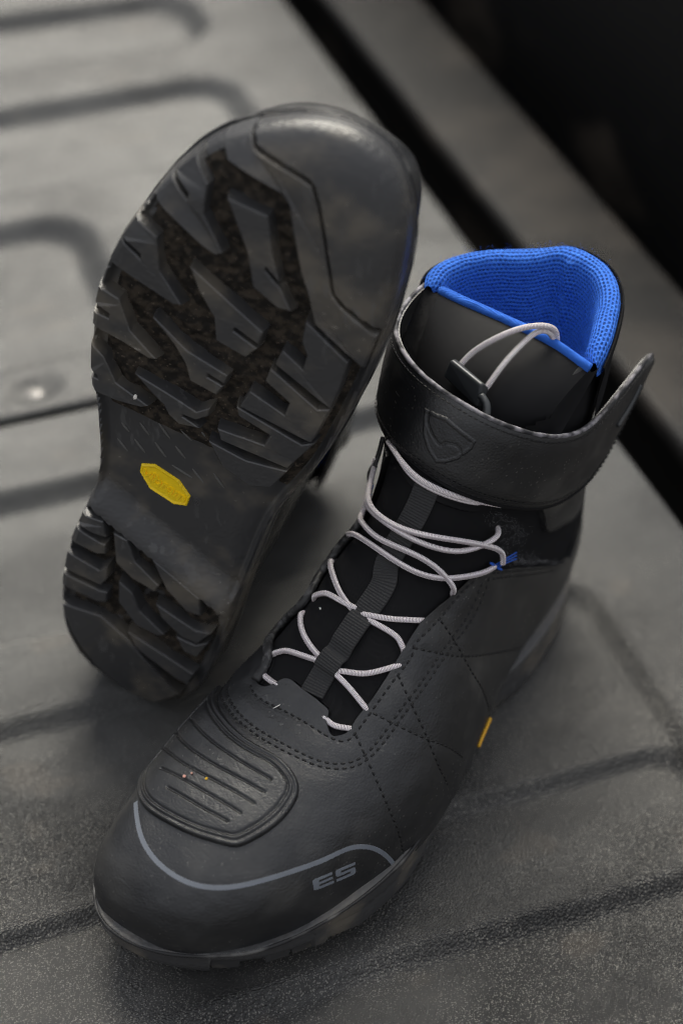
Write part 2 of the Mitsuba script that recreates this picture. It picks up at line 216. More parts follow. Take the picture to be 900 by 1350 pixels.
# tread lugs in the plane of the sole (u, v)
LUG = {
 'L1':[[280.4,41.6],[273.4,32.1],[261.6,29.9],[250.3,18.9],[248.9,20.6],[250.5,27.3],[259.1,48.4],[260.5,49.4],[268.6,46.9],[263.7,36.5],[267.4,36.6],[271.5,45.8]],
 'L2':[[247.6,54.2],[244.3,44.2],[231.1,39.5],[221.6,28.2],[220.8,30.2],[223.8,46.5],[226.5,58.8],[227.4,59.7],[236.7,57.7],[231.7,46.8],[235.0,47.1],[238.8,56.9]],
 'L3':[[212.7,62.0],[211.2,51.6],[199.6,44.0],[192.5,31.6],[191.9,33.1],[193.8,44.2],[194.8,58.7],[195.8,61.6],[200.4,62.4],[200.2,52.4],[203.6,52.6],[205.4,61.6]],
 'L4':[[185.5,58.5],[182.1,51.2],[172.4,43.5],[168.6,29.0],[167.4,30.5],[165.2,40.8],[164.8,50.3],[166.6,53.0],[169.9,54.0],[170.0,49.7],[172.7,50.8],[173.7,54.9],[179.3,57.3]],
 'C1':[[271.7,21.6],[271.8,6.9],[256.8,-0.1],[250.9,-4.1],[253.8,1.8],[250.7,1.1],[246.1,-7.0],[240.1,-12.5],[239.3,-8.4],[243.1,2.5],[255.2,8.5]],
 'C2':[[237.9,26.6],[225.3,-5.9],[220.5,-5.8],[223.3,5.0],[220.2,5.1],[217.3,-5.5],[212.4,-3.0],[213.9,9.2],[223.0,12.7],[231.7,22.0]],
 'C3':[[208.5,32.3],[202.2,19.4],[199.5,1.6],[196.3,1.7],[197.5,9.4],[194.6,9.0],[193.7,2.1],[189.6,3.2],[190.5,14.1],[196.9,17.7],[203.5,24.6]],
 'C4':[[180.5,33.9],[178.8,22.5],[176.2,7.9],[180.2,3.9],[177.4,3.8],[173.5,7.7],[173.2,13.4],[171.1,13.5],[169.8,7.1],[167.9,13.3],[169.9,18.0],[173.6,21.2],[177.1,28.4]],
 'M1':[[237.5,-21.2],[229.1,-40.5],[216.4,-41.0],[207.1,-40.6],[215.1,-16.0],[221.3,-16.6],[216.9,-26.6],[225.0,-26.1],[229.5,-22.5]],
 'M2':[[211.1,-14.6],[202.7,-36.9],[204.6,-40.6],[187.5,-38.7],[189.2,-8.5],[197.0,-9.9],[193.4,-26.2],[201.0,-26.5],[205.9,-14.5]],
 'M3':[[187.3,-7.5],[183.5,-36.4],[185.9,-39.6],[170.7,-33.7],[169.4,-5.3],[173.1,-3.1],[175.6,-22.8],[182.4,-24.0],[184.6,-8.9]],
 'M4':[[165.2,-1.9],[164.2,-17.6],[167.9,-33.7],[158.0,-30.4],[153.9,-22.5],[157.2,-9.6]],
 'TI':[[291.9,34.8],[285.0,27.7],[283.0,4.8],[280.3,0.5],[268.6,-5.7],[256.0,-12.8],[250.6,-17.2],[239.0,-24.0],[232.1,-41.2]],
 'T0':[[299.5,25.6],[293.6,19.9],[292.1,0.5],[291.2,-4.7],[285.0,-9.3],[273.6,-15.8],[255.1,-25.6],[251.9,-29.8],[248.0,-39.4]],
 'H1':[[97.3,44.0],[99.2,31.9],[92.5,29.2],[91.7,34.4],[92.5,42.9]],
 'H1b':[[89.3,43.3],[87.1,30.0],[87.5,28.0],[83.4,27.1],[81.4,30.1],[82.0,43.4]],
 'H2':[[73.8,43.7],[71.6,26.5],[75.5,24.0],[69.9,22.9],[64.7,24.7],[64.8,42.1]],
 'H2b':[[60.7,42.2],[60.4,23.9],[61.3,20.9],[56.3,20.3],[54.7,23.8],[54.4,41.2]],
 'H3':[[95.8,24.8],[95.4,19.4],[85.8,13.3],[79.0,0.3],[75.6,0.8],[77.0,11.6],[81.5,20.2]],
 'H4':[[70.4,16.1],[67.8,10.2],[59.4,4.3],[52.9,-8.8],[51.2,-7.3],[51.6,3.3],[59.9,13.6]],
 'H5':[[90.8,4.3],[82.2,-18.5],[73.9,-21.5],[72.9,-15.9],[79.7,-4.7]],
 'H6':[[67.4,-3.2],[63.2,-22.8],[65.5,-28.3],[57.4,-24.9],[57.0,-17.3],[62.9,-6.2]],
 'H7':[[54.6,-16.5],[54.9,-25.1],[58.6,-28.8],[49.3,-26.6],[49.1,-21.4]],
 'H8':[[44.0,4.8],[39.0,-20.2],[37.4,-27.9],[30.7,-27.3],[30.9,-22.4],[37.9,-0.1]],
 'H9':[[42.8,37.6],[45.9,20.3],[39.8,5.2],[32.0,-5.5],[19.6,-24.7],[1.9,-15.0],[0.3,-3.1],[11.3,16.0],[26.8,28.8]]}
RIBS = [[148.6,38.0],[145.8,33.8],[152.9,30.5],[148.8,25.2],[157.3,22.8],[152.0,16.4],[139.7,37.7],[135.8,31.9],[143.5,30.8],[139.1,24.7],[146.6,22.1],[141.7,15.6],[149.5,13.4],[145.6,7.7],[139.1,12.2],[137.5,2.4],[142.1,3.6],[137.7,-3.0],[144.9,-5.3],[139.9,-11.8],[160.1,14.6],[156.2,7.5],[163.6,5.3],[161.3,2.0]]
BADGE = [[132.9,24.7],[135.7,19.1],[133.4,7.2],[127.9,0.5],[122.3,0.6],[120.1,6.0],[122.4,18.1],[128.7,24.4]]
RMC = [[126.3,-2.8]][0]
# ---------------------------------------------------------------- boot body as a fan of sections (left boot, mm: u to toe, v lateral, w up)
# uB  wB   uT  wT   c0  WL  WM  vB   vT  nt  nb
KEYS = np.array([
 [307.5, 25, 307.5, 29, 0.5, 1.5, 1.5, -9.5, -9, 2.2, 2.2],
 [306.5, 19, 306.5, 37, 0.45, 13.8, 13.8, -8.9, -9, 2.2, 3.0],
 [302.0, 16, 302.0, 46, 0.42, 24.5, 24.5, -7.5, -8, 2.3, 4.0],
 [293.3, 14, 293.3, 54.5, 0.38, 33.0, 33.0, -5.5, -6, 2.4, 5.0],
 [279.2, 13, 279.2, 62, 0.34, 40.0, 41.0, -1.0, -2, 2.4, 6.0],
 [262.0, 12, 262.0, 68, 0.32, 45.3, 45.8, 3.2, 0, 2.4, 6.0],
 [240, 11, 240, 73, 0.3, 49.5, 50.0, 5.5, 2, 2.4, 6.0],
 [215, 10, 217, 79, 0.28, 55.0, 52, 5, 4, 2.3, 6.0],
 [190, 10, 198.4, 87, 0.28, 57.0, 52, 5, 5, 2.2, 5.0],
 [160, 10, 184.8, 98, 0.28, 54.5, 47, 5, 6, 2.2, 4.0],
 [129, 10, 169, 110, 0.31, 49, 44, 5, 7, 2.2, 3.0],
 [89, 10, 154, 123, 0.34, 42.5, 42, 4, 8, 2.2, 2.8],
 [49, 11, 143, 137, 0.36, 39, 37, 4, 9, 2.2, 3.0],
 [16, 18, 136, 149, 0.4, 39, 37, 4, 9, 2.2, 2.6],
 [2, 42, 131, 159, 0.44, 39, 38, 4, 9, 2.2, 2.3],
 [5, 75, 127, 167, 0.48, 40, 39, 5, 9, 2.2, 2.2],
 [9, 110, 123, 175, 0.5, 41, 40, 7, 9, 2.2, 2.2],
 [9, 150, 119, 183, 0.5, 41, 41, 9, 9, 2.2, 2.2],
 [5, 194, 115, 190, 0.5, 41, 41, 9, 9, 2.2, 2.2]], float)
N_SEC, M_SEC = 240, 160
def body_grid(n=N_SEC, m=M_SEC):
    k = np.arange(len(KEYS)); t = np.linspace(0, len(KEYS) - 1, n)
    P = PchipInterpolator(k, KEYS)(t)
    phi = np.linspace(-np.pi, np.pi, m, endpoint=False)     # -pi/2 bottom, 0 lateral, pi/2 top, pi medial
    G = np.zeros((n, m, 3))
    for i, (uB, wB, uT, wT, c0, WL, WM, vB, vT, nt, nb) in enumerate(P):
        s, c = np.sin(phi), np.cos(phi)
        ne = np.where(s > 0, nt, nb)
        q = np.where(s > 0, c0 + (1 - c0) * np.abs(s) ** (2 / ne), c0 - c0 * np.abs(s) ** (2 / ne))
        h = np.sign(c) * np.abs(c) ** (2 / ne) * np.where(c > 0, WL, WM)
        G[i] = np.c_[uB + (uT - uB) * q, vB + (vT - vB) * q + h, wB + (wT - wB) * q]
    return G
def grid_mesh(G, close_ends=True):
    n, m = G.shape[:2]
    i, j = np.meshgrid(np.arange(n - 1), np.arange(m), indexing='ij'); j2 = (j + 1) % m
    a, b, c, d = i * m + j, (i + 1) * m + j, (i + 1) * m + j2, i * m + j2
    F = np.vstack([np.c_[a.ravel(), b.ravel(), c.ravel()], np.c_[a.ravel(), c.ravel(), d.ravel()]])
    V = G.reshape(-1, 3)
    if close_ends:
        V = np.vstack([V, G[0].mean(0), G[-1].mean(0)])
        r = np.arange(m); r2 = (r + 1) % m; e = (n - 1) * m
        F = np.vstack([F, np.c_[np.full(m, n * m), r, r2], np.c_[np.full(m, n * m + 1), e + r2, e + r]])
    me = trimesh.Trimesh(V, F, process=False)
    if me.volume < 0: me.invert()
    return me

OUTLINE = np.array([(-4, -3), (-1.5, 12), (9.5, 25), (26, 34.5), (43, 40), (60, 42.5), (78, 43.5), (93, 42.5), (110, 41), (124, 41.5), (140, 44.5), (157, 49.5), (171, 54.5), (190, 58.5), (205, 60.5), (222, 60), (237, 57.5), (253, 53), (268, 47), (286, 36), (299, 21), (307.5, 5), (310.5, -10.5), (308, -23.5), (298.5, -34.5), (281, -43), (257, -47.5), (227, -49), (200, -47.5), (170, -43.5), (145, -36.5), (110, -34), (85, -34.5), (60, -35.5), (35, -34), (13, -27), (1, -17)], float)
def outline(n=240):
    t = np.r_[0, np.cumsum(np.linalg.norm(np.diff(np.vstack([OUTLINE, OUTLINE[:1]]), axis=0), axis=1))]
    c = CubicSpline(t, np.vstack([OUTLINE, OUTLINE[:1]]), bc_type='periodic')
    return c(np.linspace(0, t[-1], n, endpoint=False))
def spring(u):
    u = np.asarray(u, float)
    return 6 * np.clip((u - 200) / 103, 0, None) ** 2.2 + 8 * np.clip((32 - u) / 32, 0, None) ** 1.6

S = .000968
def pose(R, t, mirror=False):
    M = np.eye(4); M[:3, :3] = np.asarray(R) @ np.diag([S, -S if mirror else S, S]); M[:3, 3] = t
    return M
# standing (left) boot
YAW_U = np.array([-math.cos(.95944), -math.sin(.95944), 0])
R_L = np.c_[YAW_U, np.cross([0, 0, 1], YAW_U), [0, 0, 1]]
POSE_L = pose(R_L, (.0952, .6314, 0))
# tipped (right) boot: on its heel and the back of its shaft, sole upright
POSE_R = pose(Rotation.from_rotvec([-1.5969927, -.8432616, -1.1742477]).as_matrix(), (-.1019782, .5276460, .008731), mirror=True); POSE_R[:3, :3] *= 1.0116

# ---------------------------------------------------------------- mesh tools (all in boot millimetres)
import trimesh.ray.ray_pyembree as _rp
def caster(mesh): return _rp.RayMeshIntersector(mesh, scale_to_box=False)
def cat(ms): return trimesh.util.concatenate([m for m in ms if m is not None])
def to_tri(m):
    q = m.to_mesh(); return trimesh.Trimesh(np.array(q.vert_properties[:, :3], float), np.array(q.tri_verts), process=False)
def to_man(t):
    t = trimesh.Trimesh(t.vertices, t.faces, process=True); t.merge_vertices()
    return m3.Manifold(m3.Mesh(np.asarray(t.vertices, np.float32), np.asarray(t.faces, np.uint32)))
def spline(P, step=1.0, closed=False, smooth=0):
    P = np.asarray(P, float)
    if closed: P = np.vstack([P, P[:1]])
    d = np.linalg.norm(np.diff(P, axis=0), axis=1); keep = np.r_[True, d > 1e-6]; P = P[keep]
    t = np.r_[0, np.cumsum(np.sqrt(np.maximum(np.linalg.norm(np.diff(P, axis=0), axis=1), 1e-9)))]
    if closed: P[-1] = P[0]
    c = CubicSpline(t, P, bc_type='periodic' if closed else 'natural')
    q = c(np.linspace(0, t[-1], 40 * len(P)))
    L = np.r_[0, np.cumsum(np.linalg.norm(np.diff(q, axis=0), axis=1))]; n = max(3, int(round(L[-1] / step)) + 1)
    x = np.linspace(0, L[-1], n); r = np.stack([np.interp(x, L, q[:, k]) for k in range(q.shape[1])], -1)
    return r[:-1] if closed else r
def frames(P, up=None):
    T = np.gradient(P, axis=0); T /= np.linalg.norm(T, axis=1)[:, None] + 1e-12
    if up is None:
        n = np.cross(T[0], [.3, .5, .8]); n /= np.linalg.norm(n); Ns = []
        for t in T:
            n = n - t * (n @ t); n /= np.linalg.norm(n) + 1e-12; Ns.append(n)
        Ns = np.array(Ns)
    else:
        Ns = up - T * (up * T).sum(1)[:, None]; Ns /= np.linalg.norm(Ns, axis=1)[:, None] + 1e-12
    return T, Ns, np.cross(T, Ns)
def tube(P, r, m=10, up=None, flat=1.0, uv=False, taper=0):
    """Round (or flattened) cord along P; returns the mesh (and uv: millimetres along, turns round)."""
    T, Nn, B = frames(P, up); a = np.linspace(0, 2 * np.pi, m + 1 if uv else m, endpoint=uv)
    n = len(P); R = np.full(n, float(r)) if np.isscalar(r) else np.asarray(r, float)
    G = P[:, None] + R[:, None, None] * (np.sin(a)[None, :, None] * Nn[:, None] * flat + np.cos(a)[None, :, None] * B[:, None])
    if uv:
        mm = m + 1; V = G.reshape(-1, 3); i, j = np.meshgrid(np.arange(n - 1), np.arange(m), indexing='ij')
        q = (i * mm + j).ravel(); F = np.vstack([np.c_[q, q + mm, q + mm + 1], np.c_[q, q + mm + 1, q + 1]])
        L = np.r_[0, np.cumsum(np.linalg.norm(np.diff(P, axis=0), axis=1))]
        UV = np.stack(np.broadcast_arrays(L[:, None], (a / 2 / np.pi)[None]), -1).reshape(-1, 2)
        V = np.vstack([V, P[0], P[-1]]); UV = np.vstack([UV, [[0, 0], [L[-1], 0]]]); e = (n - 1) * mm; r_ = np.arange(m)
        F = np.vstack([F, np.c_[np.full(m, n * mm), r_, r_ + 1], np.c_[np.full(m, n * mm + 1), e + r_ + 1, e + r_]])
        return trimesh.Trimesh(V, F, process=False), UV
    return grid_mesh(G)
def band(Pa, Pb, Nrm, thick, na=8, bulge=0):
    """A strip of material between two matching edges, thick along Nrm (outwards)."""
    w = np.linspace(0, 1, na); mid = Pa[:, None] * (1 - w)[None, :, None] + Pb[:, None] * w[None, :, None]
    mid = mid + Nrm[:, None] * (bulge * 4 * w * (1 - w))[None, :, None]
    out = mid + Nrm[:, None] * thick * np.minimum(1, .55 + 3 * np.minimum(w, 1 - w))[None, :, None]
    return grid_mesh(np.concatenate([out, mid[:, ::-1]], 1))
def fill(poly, res):
    """Triangulated points in a shapely polygon: (xy, triangles, distance to the border)."""
    poly = poly.buffer(0); b = np.array(poly.exterior.segmentize(res).coords)[:-1]
    x0, y0, x1, y1 = poly.bounds; gx, gy = np.meshgrid(np.arange(x0, x1, res), np.arange(y0, y1, res * .866)); gx[1::2] += res / 2
    g = np.c_[gx.ravel(), gy.ravel()]; g = g[shapely.contains_xy(poly.buffer(-res * .45), g[:, 0], g[:, 1])]
    from scipy.spatial import Delaunay
    P = np.vstack([b, g]); F = Delaunay(P).simplices; c = P[F].mean(1); F = F[shapely.contains_xy(poly, c[:, 0], c[:, 1])]
    A = P[F]; u1, u2 = A[:, 1] - A[:, 0], A[:, 2] - A[:, 0]; s = u1[:, 0] * u2[:, 1] - u1[:, 1] * u2[:, 0]; F = F[np.abs(s) > 1e-7]; F[s[np.abs(s) > 1e-7] < 0] = F[s[np.abs(s) > 1e-7] < 0][:, ::-1]
    d = shapely.distance(poly.exterior, shapely.points(P)); return P, F, d, len(b)
def chart(P3, out=None):
    c = P3.mean(0); U, s_, Vt = np.linalg.svd(P3 - c); n = Vt[2]
    if out is not None and n @ out < 0: n = -n
    e1 = Vt[0]; e2 = np.cross(n, e1); return c, e1, e2, n
def patch(P3, target, height, res=.8, out=(0, 0, 1), skirt=1.2, lines=None, polys=None, ch=None):
    """A raised piece lying on target (a mesh): its outline P3 is laid on the surface; height(d, xy) above it."""
    c, e1, e2, n = ch or chart(np.asarray(P3, float), np.asarray(out, float)); to2 = lambda Q: np.c_[(Q - c) @ e1, (Q - c) @ e2]
    poly = Polygon(to2(np.asarray(P3, float))) if polys is None else polys
    P, F, d, nb = fill(poly, res); X = c + P[:, :1] * e1 + P[:, 1:] * e2
    it = caster(target); loc, ir, it_ = it.intersects_location(X + n * 60, np.tile(-n, (len(X), 1)), multiple_hits=False)
    Y = np.full((len(X), 3), np.nan); Y[ir] = loc
    bad = np.isnan(Y[:, 0])
    if bad.any():
        good = np.where(~bad)[0]; k = cKDTree(P[good]).query(P[bad])[1]; Y[bad] = X[bad] + n * ((Y[good[k]] - X[good[k]]) @ n)[:, None]
    nr = np.zeros((len(X), 3)); fn = np.cross(Y[F[:, 1]] - Y[F[:, 0]], Y[F[:, 2]] - Y[F[:, 0]])
    for k in range(3): np.add.at(nr, F[:, k], fn)
    nr /= np.linalg.norm(nr, axis=1)[:, None] + 1e-12
    h = height(d, P) if callable(height) else np.full(len(P), float(height))
    V = np.vstack([Y + nr * h[:, None], Y[:nb] - nr[:nb] * skirt]); r = np.arange(nb); r2 = (r + 1) % nb; o = len(Y)
    F = np.vstack([F, np.c_[r, o + r, o + r2], np.c_[r, o + r2, r2]])
    return trimesh.Trimesh(V, F, process=False)
def line_dist(P, lines, step=.4):
    pts = np.vstack([spline(l, step) for l in lines]); return cKDTree(pts).query(P)[0]
# ---------------------------------------------------------------- the boot's outer surface, with its seams pressed in
def tr(*ks): return np.vstack([TR[k] for k in ks])
def nrm(P): return P / (np.linalg.norm(P, axis=-1, keepdims=True) + 1e-12)
def vnormals(mesh):
    v, f, n = meshkit.arrays(mesh, True); return n
base = grid_mesh(body_grid(260, 180), close_ends=False); base_n = vnormals(base); base_t = cKDTree(base.vertices)
def snap(P, off=0.0):
    P = np.asarray(P, float); d, k = base_t.query(P, 5); w = 1 / (d + .3); w /= w.sum(1, keepdims=True)
    n = nrm((base_n[k] * w[..., None]).sum(1)); a = (((P[:, None] - base.vertices[k]) * base_n[k]).sum(-1) * w).sum(1)
    return P - n * a[:, None] + n * off, n
SEAMS = {k: spline(tr(*v), .5) for k, v in dict(
    overlay=('va', 'va2'), overlay_in=('vb', 'vb2'), throat=('throatstitch', 'throatstitch2'), top=('qs1',), top_in=('qs2',), a=('q1',), b=('q2',), c=('q3',), d=('q4',), e=('q5',)).items()}
SEAMS['medial'] = spline([(197, -39, 64), (180, -38, 70), (160, -33, 82), (145, -31, 92), (134, -29, 104), (126, -28, 118)], .5)
SEAMS['medial_quilt'] = spline([(176, -30, 82), (183, -41, 62), (187, -46, 40)], .5)
SEAMS = {k: snap(v, 0)[0] for k, v in SEAMS.items()}
seam_t = cKDTree(np.vstack(list(SEAMS.values())))
G = body_grid(470, 300); gm = grid_mesh(G, False); gn = vnormals(gm).reshape(G.shape)
dist = seam_t.query(G.reshape(-1, 3))[0].reshape(G.shape[:2])
quilt = np.exp(-(dist / 5.0) ** 2) * .4 + np.exp(-(dist / .8) ** 2) * .25
wr = (meshkit.fbm(G * np.array([.05, .06, .05]), 3, seed=3) - .5) * 1.1 + (meshkit.fbm(G * np.array([.16, .03, .16]), 2, seed=8) - .5) * .35
fade = np.clip((G[..., 2] - 14) / 25, 0, 1)
OUT = G + gn * ((wr * fade) - quilt)[..., None]
INN = body_grid(160, 120); inn_n = vnormals(grid_mesh(INN, False)).reshape(INN.shape); INN = INN - inn_n * 2.6
outer = grid_mesh(OUT); inner = grid_mesh(INN)
bootie = grid_mesh(INN, False); _c = bootie.triangles_center; bootie.update_faces(~((_c[:, 2] > 172) & (_c[:, 0] > 26)))
# the throat, cut square to the instep; and the quarter's top line
pn = np.array([.68, 0, .733]); pe1 = np.array([0, 1.0, 0]); pe2 = np.cross(pn, pe1)
thr = np.vstack([spline(tr('throat'), 1.0), spline(tr('throat2'), 1.5), [(122, 38, 125), (116, 33, 150), (116, 0, 165), (124, -14.5, 140)], spline(tr('throatL'), 1.5)[::-1]])
def prism(P2, o, e1, e2, n, lo, hi):
    poly = Polygon(P2).buffer(0)
    if poly.geom_type != 'Polygon': poly = max(poly.geoms, key=lambda g: g.area)
    c = np.array(poly.exterior.simplify(.05).coords)[:-1]
    m = m3.CrossSection([c if Polygon(c).exterior.is_ccw else c[::-1]]).extrude(hi - lo)
    M = np.c_[e1, e2, n, o + n * lo]
    if np.linalg.det(M[:, :3]) < 0: raise ValueError
    return m.transform(M)
throat_cut = prism(np.c_[thr @ pe1, thr @ pe2], np.zeros(3), pe1, pe2, pn, 150, 270)
qt = tr('qtop')
side_pts = np.array([(qt[0, 0] + 1.5, qt[0, 2] + 1.5), *qt[1:, [0, 2]], (46, 60), (24, 84), (-30, 112), (-30, 240), (140, 240), (qt[0, 0] + 10, qt[0, 2] + 3)])
side_cut = prism(side_pts, np.zeros(3), np.array([1.0, 0, 0]), np.array([0, 0, 1.0]), np.array([0, -1.0, 0]), -90, -4)
med_pts = np.array([(140, 150), (-30, 150), (-30, 240), (140, 240)], float)
med_cut = prism(med_pts, np.zeros(3), np.array([1.0, 0, 0]), np.array([0, 0, 1.0]), np.array([0, -1.0, 0]), -5, 90)
upper = to_tri(to_man(outer) - to_man(inner) - throat_cut - side_cut - med_cut)

def on_outer(P, off):
    """Projects points to the finished outer surface."""
    n = snap(P)[1]; loc, ir, _ = caster(outer).intersects_location(P + n * 6, -n, multiple_hits=False); Q = np.array(P, float); Q[ir] = loc; return Q + n * off, n
def stitches(path, gap=3.4, length=2.2, r=.48):
    L = np.r_[0, np.cumsum(np.linalg.norm(np.diff(path, axis=0), axis=1))]; out = []
    for x in np.arange(.5, L[-1] - length, gap):
        x = x + rng.uniform(-.15, .15); q = np.stack([np.interp([x, x + length * .25, x + length * .75, x + length], L, path[:, k]) for k in range(3)], -1)
        out.append(q)
    Q, n = on_outer(np.vstack(out), .05); Q, n = Q.reshape(-1, 4, 3), n.reshape(-1, 4, 3); Q[:, [0, 3]] -= n[:, [0, 3]] * .4
    return [tube(s, [r * .5, r, r, r * .5], 6) for s in Q]
stitch_mesh = cat(sum([stitches(p) for p in SEAMS.values()], []))

# ---------------------------------------------------------------- pieces that lie on the upper
pad_c = chart(tr('pad'), np.array([.3, -.3, .9])); pad_out = spline(tr('pad')[1:], 1.2, closed=True)
def pad_to2(Q): return np.c_[(Q - pad_c[0]) @ pad_c[1], (Q - pad_c[0]) @ pad_c[2]]
grooves = [pad_to2(tr('g%d' % k)) for k in range(1, 6)]
def pad_h(d, P):
    h = 2.3 * np.sqrt(np.clip(1 - (1 - np.clip(d / 1.6, 0, 1)) ** 2, 0, 1))
    for c, w, a in ((2.3, .45, .75), (4.3, .5, .9)): h = h - a * np.exp(-((d - c) / w) ** 2)
    h = h + .25 * np.exp(-((d - 3.3) / .5) ** 2)
    return h - .95 * np.exp(-(line_dist(P, grooves) / .46) ** 4)
pad = patch(pad_out, outer, pad_h, .5, ch=pad_c, skirt=2)
pad_path = np.array(Polygon(pad_to2(pad_out)).buffer(-4.3).exterior.segmentize(1).coords); pad_path = np.c_[pad_path, np.zeros(len(pad_path))]
stripe_p, stripe_n = snap(spline(tr('stripe'), .8), 0)
wr_t = cKDTree(OUT.reshape(-1, 3))
sT = np.gradient(stripe_p, axis=0); sB = nrm(np.cross(sT, stripe_n)); rows = []
for o_, h_ in ((-1.05, -.3), (-1.0, .14), (0, .16), (1.0, .14), (1.05, -.3)): rows.append(on_outer(stripe_p + sB * o_, h_)[0])
stripe = grid_mesh(np.stack(rows, 1))
E_SHAPE = [(0, .08), (0, .9), (.07, 1), (.45, 1), (.45, .79), (.13, .79), (.13, .6), (.45, .6), (.45, .41), (.13, .41), (.13, .21), (.47, .21), (.47, 0), (.05, 0)]
S_SHAPE = [(.53, 0), (.53, .21), (.88, .21), (.88, .41), (.58, .41), (.53, .48), (.53, .92), (.58, 1), (1, 1), (1, .79), (.65, .79), (.65, .6), (.95, .6), (1, .53), (1, .07), (.95, 0)]
es = tr('es')
def bil(q): q = np.asarray(q, float); x, y = q[:, :1], q[:, 1:]; return es[0] * (1 - x) * (1 - y) + es[1] * x * (1 - y) + es[2] * x * y + es[3] * (1 - x) * y
es_out = np.array([.6, .5, .6])
letter_e, letter_s = [patch(bil(q), outer, .16, .4, out=es_out, skirt=.4, ch=(lambda c: c)(chart(es, es_out))) for q in (E_SHAPE, S_SHAPE)]

# ---------------------------------------------------------------- laces, webbing, eyestay
def lace(P, r=1.25): return tube(spline(P, .7), r, 10, uv=True)
SHORT = 'abcdefghij'
lace_meshes = []
for k in SHORT:
    P = spline(tr('lace_' + k), 1.0); ext = np.arange(4 + 4 * (k in 'fh'), 0, -1)[:, None]; P = np.vstack([P[0] + nrm(P[0] - P[2]) * ext, P, P[-1] + nrm(P[-1] - P[-3]) * ext[::-1]]); P, n = snap(P, 0); t = np.linspace(0, 1, len(P)); P = P + n * (-1.25 - 1.9 * np.maximum(0, 1 - np.minimum(t, 1 - t) * 9) ** 1.5 + (.8 if k in 'dei' else 0) * np.sin(np.pi * t))[:, None]
    lace_meshes.append(lace(P))
LONG = {'k': 0.4, 'l': 1.0, 'm': 1.8, 'n': 2.6, 'o': .2, 'p': .9}
for k, o in LONG.items():
    P = tr('lace_' + k); P = np.vstack([P, P[-1] + nrm(P[-1] - P[-2]) * 5]) if k in 'lmo' else P; Q, n = snap(P, 0); side = (P[:, 1] < -8)[:, None]; Q = np.where(side, P, Q) + n * (o - (.8 if k in 'op' else 0)); Q = Q - n * (np.where(np.arange(len(Q)) >= len(Q) - 1, 4.5, 0) * (k in 'lmo'))[:, None]; lace_meshes.append(lace(Q))
web_p, web_n = snap(spline(tr('web', 'web2'), .28), -1.9)
wt = np.r_[0, np.cumsum(np.linalg.norm(np.diff(web_p, axis=0), axis=1))]
lift = 2.0 * np.exp(-(np.abs(wt - 15.5) / 4.2) ** 6) + 1.9 * np.exp(-(np.abs(wt - 31) / 7.5) ** 6)
rib = .24 * np.sin(wt * 2 * np.pi / 1.25)
wB = nrm(np.cross(np.gradient(web_p, axis=0), web_n)); rows = []
for o_, h_ in ((-5.4, -.5), (-5.4, .35), (-5.0, .9), (0, 1.0), (5.0, .9), (5.4, .35), (5.4, -.5)): rows.append(web_p + wB * o_ + web_n * (h_ + lift + rib * (abs(o_) < 5.2))[:, None])
webbing = grid_mesh(np.stack(rows, 1))
ey_p, ey_n = snap(spline(tr('throatL'), .9), -.3)
eyestay = tube(ey_p, 2.3 + .35 * (meshkit.noise(ey_p * .25) - .5), 12, up=ey_n, flat=.8)
ey_in = tube(ey_p + nrm(np.cross(np.gradient(ey_p, axis=0), ey_n)) * 0 + np.array([0, 2.3, 0]) - ey_n * 1.2, .7, 8)
tab_src = np.array([4, 0, 0]) + np.array([(126, -2, 158), (128, 8, 152), (128, 18, 148), (123, 27, 143), (113, 34, 139), (111, 34, 146), (120, 27, 150), (126, 18, 155), (127, 8, 159)], float)
lace_tab = patch(spline(snap(tab_src)[0], 1.5, closed=True), bootie, lambda d, P: 1.6 * np.sqrt(np.clip(1 - (1 - np.clip(d / 1.2, 0, 1)) ** 2, 0, 1)) - .35 * np.exp(-((d - 1.8) / .4) ** 2), .8, out=(.8, .2, .5))

# ---------------------------------------------------------------- collar, tongue top, strap
RIM = np.array([(55, -34, 191), (46, -36, 194.5), (30, -29.5, 196), (19, -17, 197), (9, -2, 198), (3, 7, 199), (4, 21, 199), (9, 31, 198), (18, 39, 196), (29, 44, 193), (42, 48, 189), (52.5, 49.5, 183)], float)
RIM[:, 0] += 4; rim = spline(RIM, 1.0); ctr = np.array([46, 9]); rin = np.c_[ctr - rim[:, :2], np.zeros(len(rim))]; rin = nrm(rin); rup = np.tile([0, 0, 1.0], (len(rim), 1))
rl = np.r_[0, np.cumsum(np.linalg.norm(np.diff(rim, axis=0), axis=1))]; endf = np.clip(np.minimum(rl, rl[-1] - rl) / 7, 0, 1) ** .5
prof = np.array([(-2.2, -14), (-2.4, -8), (-2.0, -3.5), (-.8, -.9), (1, 0), (3.4, -.2), (5.8, -1.6), (7.4, -4.2), (8.2, -8), (8.6, -14), (9.2, -22), (11, -34), (13, -44)], float)
prof = spline(prof, 1.3)
dz = np.where(prof[:, 1] < -6, -6 + (prof[:, 1] + 6)[None] * (.05 + .95 * np.clip(np.minimum(rl, rl[-1] - rl) / 16, 0, 1)[:, None]), prof[:, 1][None])
crease = 1.6 * np.exp(-((rl - rl[np.argmin(np.linalg.norm(RIM[5] - rim, axis=1))] - 6) / 3.0) ** 2)
Gc = rim[:, None] + rin[:, None] * ((prof[:, 0])[None, :, None] * (.45 + .55 * endf)[:, None, None] + crease[:, None, None] * (prof[:, 1] < -2)[None, :, None]) + rup[:, None] * dz[..., None]
Gc += (meshkit.fbm(Gc * .12, 3, seed=4) - .5)[..., None] * 1.0 * (rin[:, None] + rup[:, None] * .6)
pl = np.r_[0, np.cumsum(np.linalg.norm(np.diff(prof, axis=0), axis=1))]
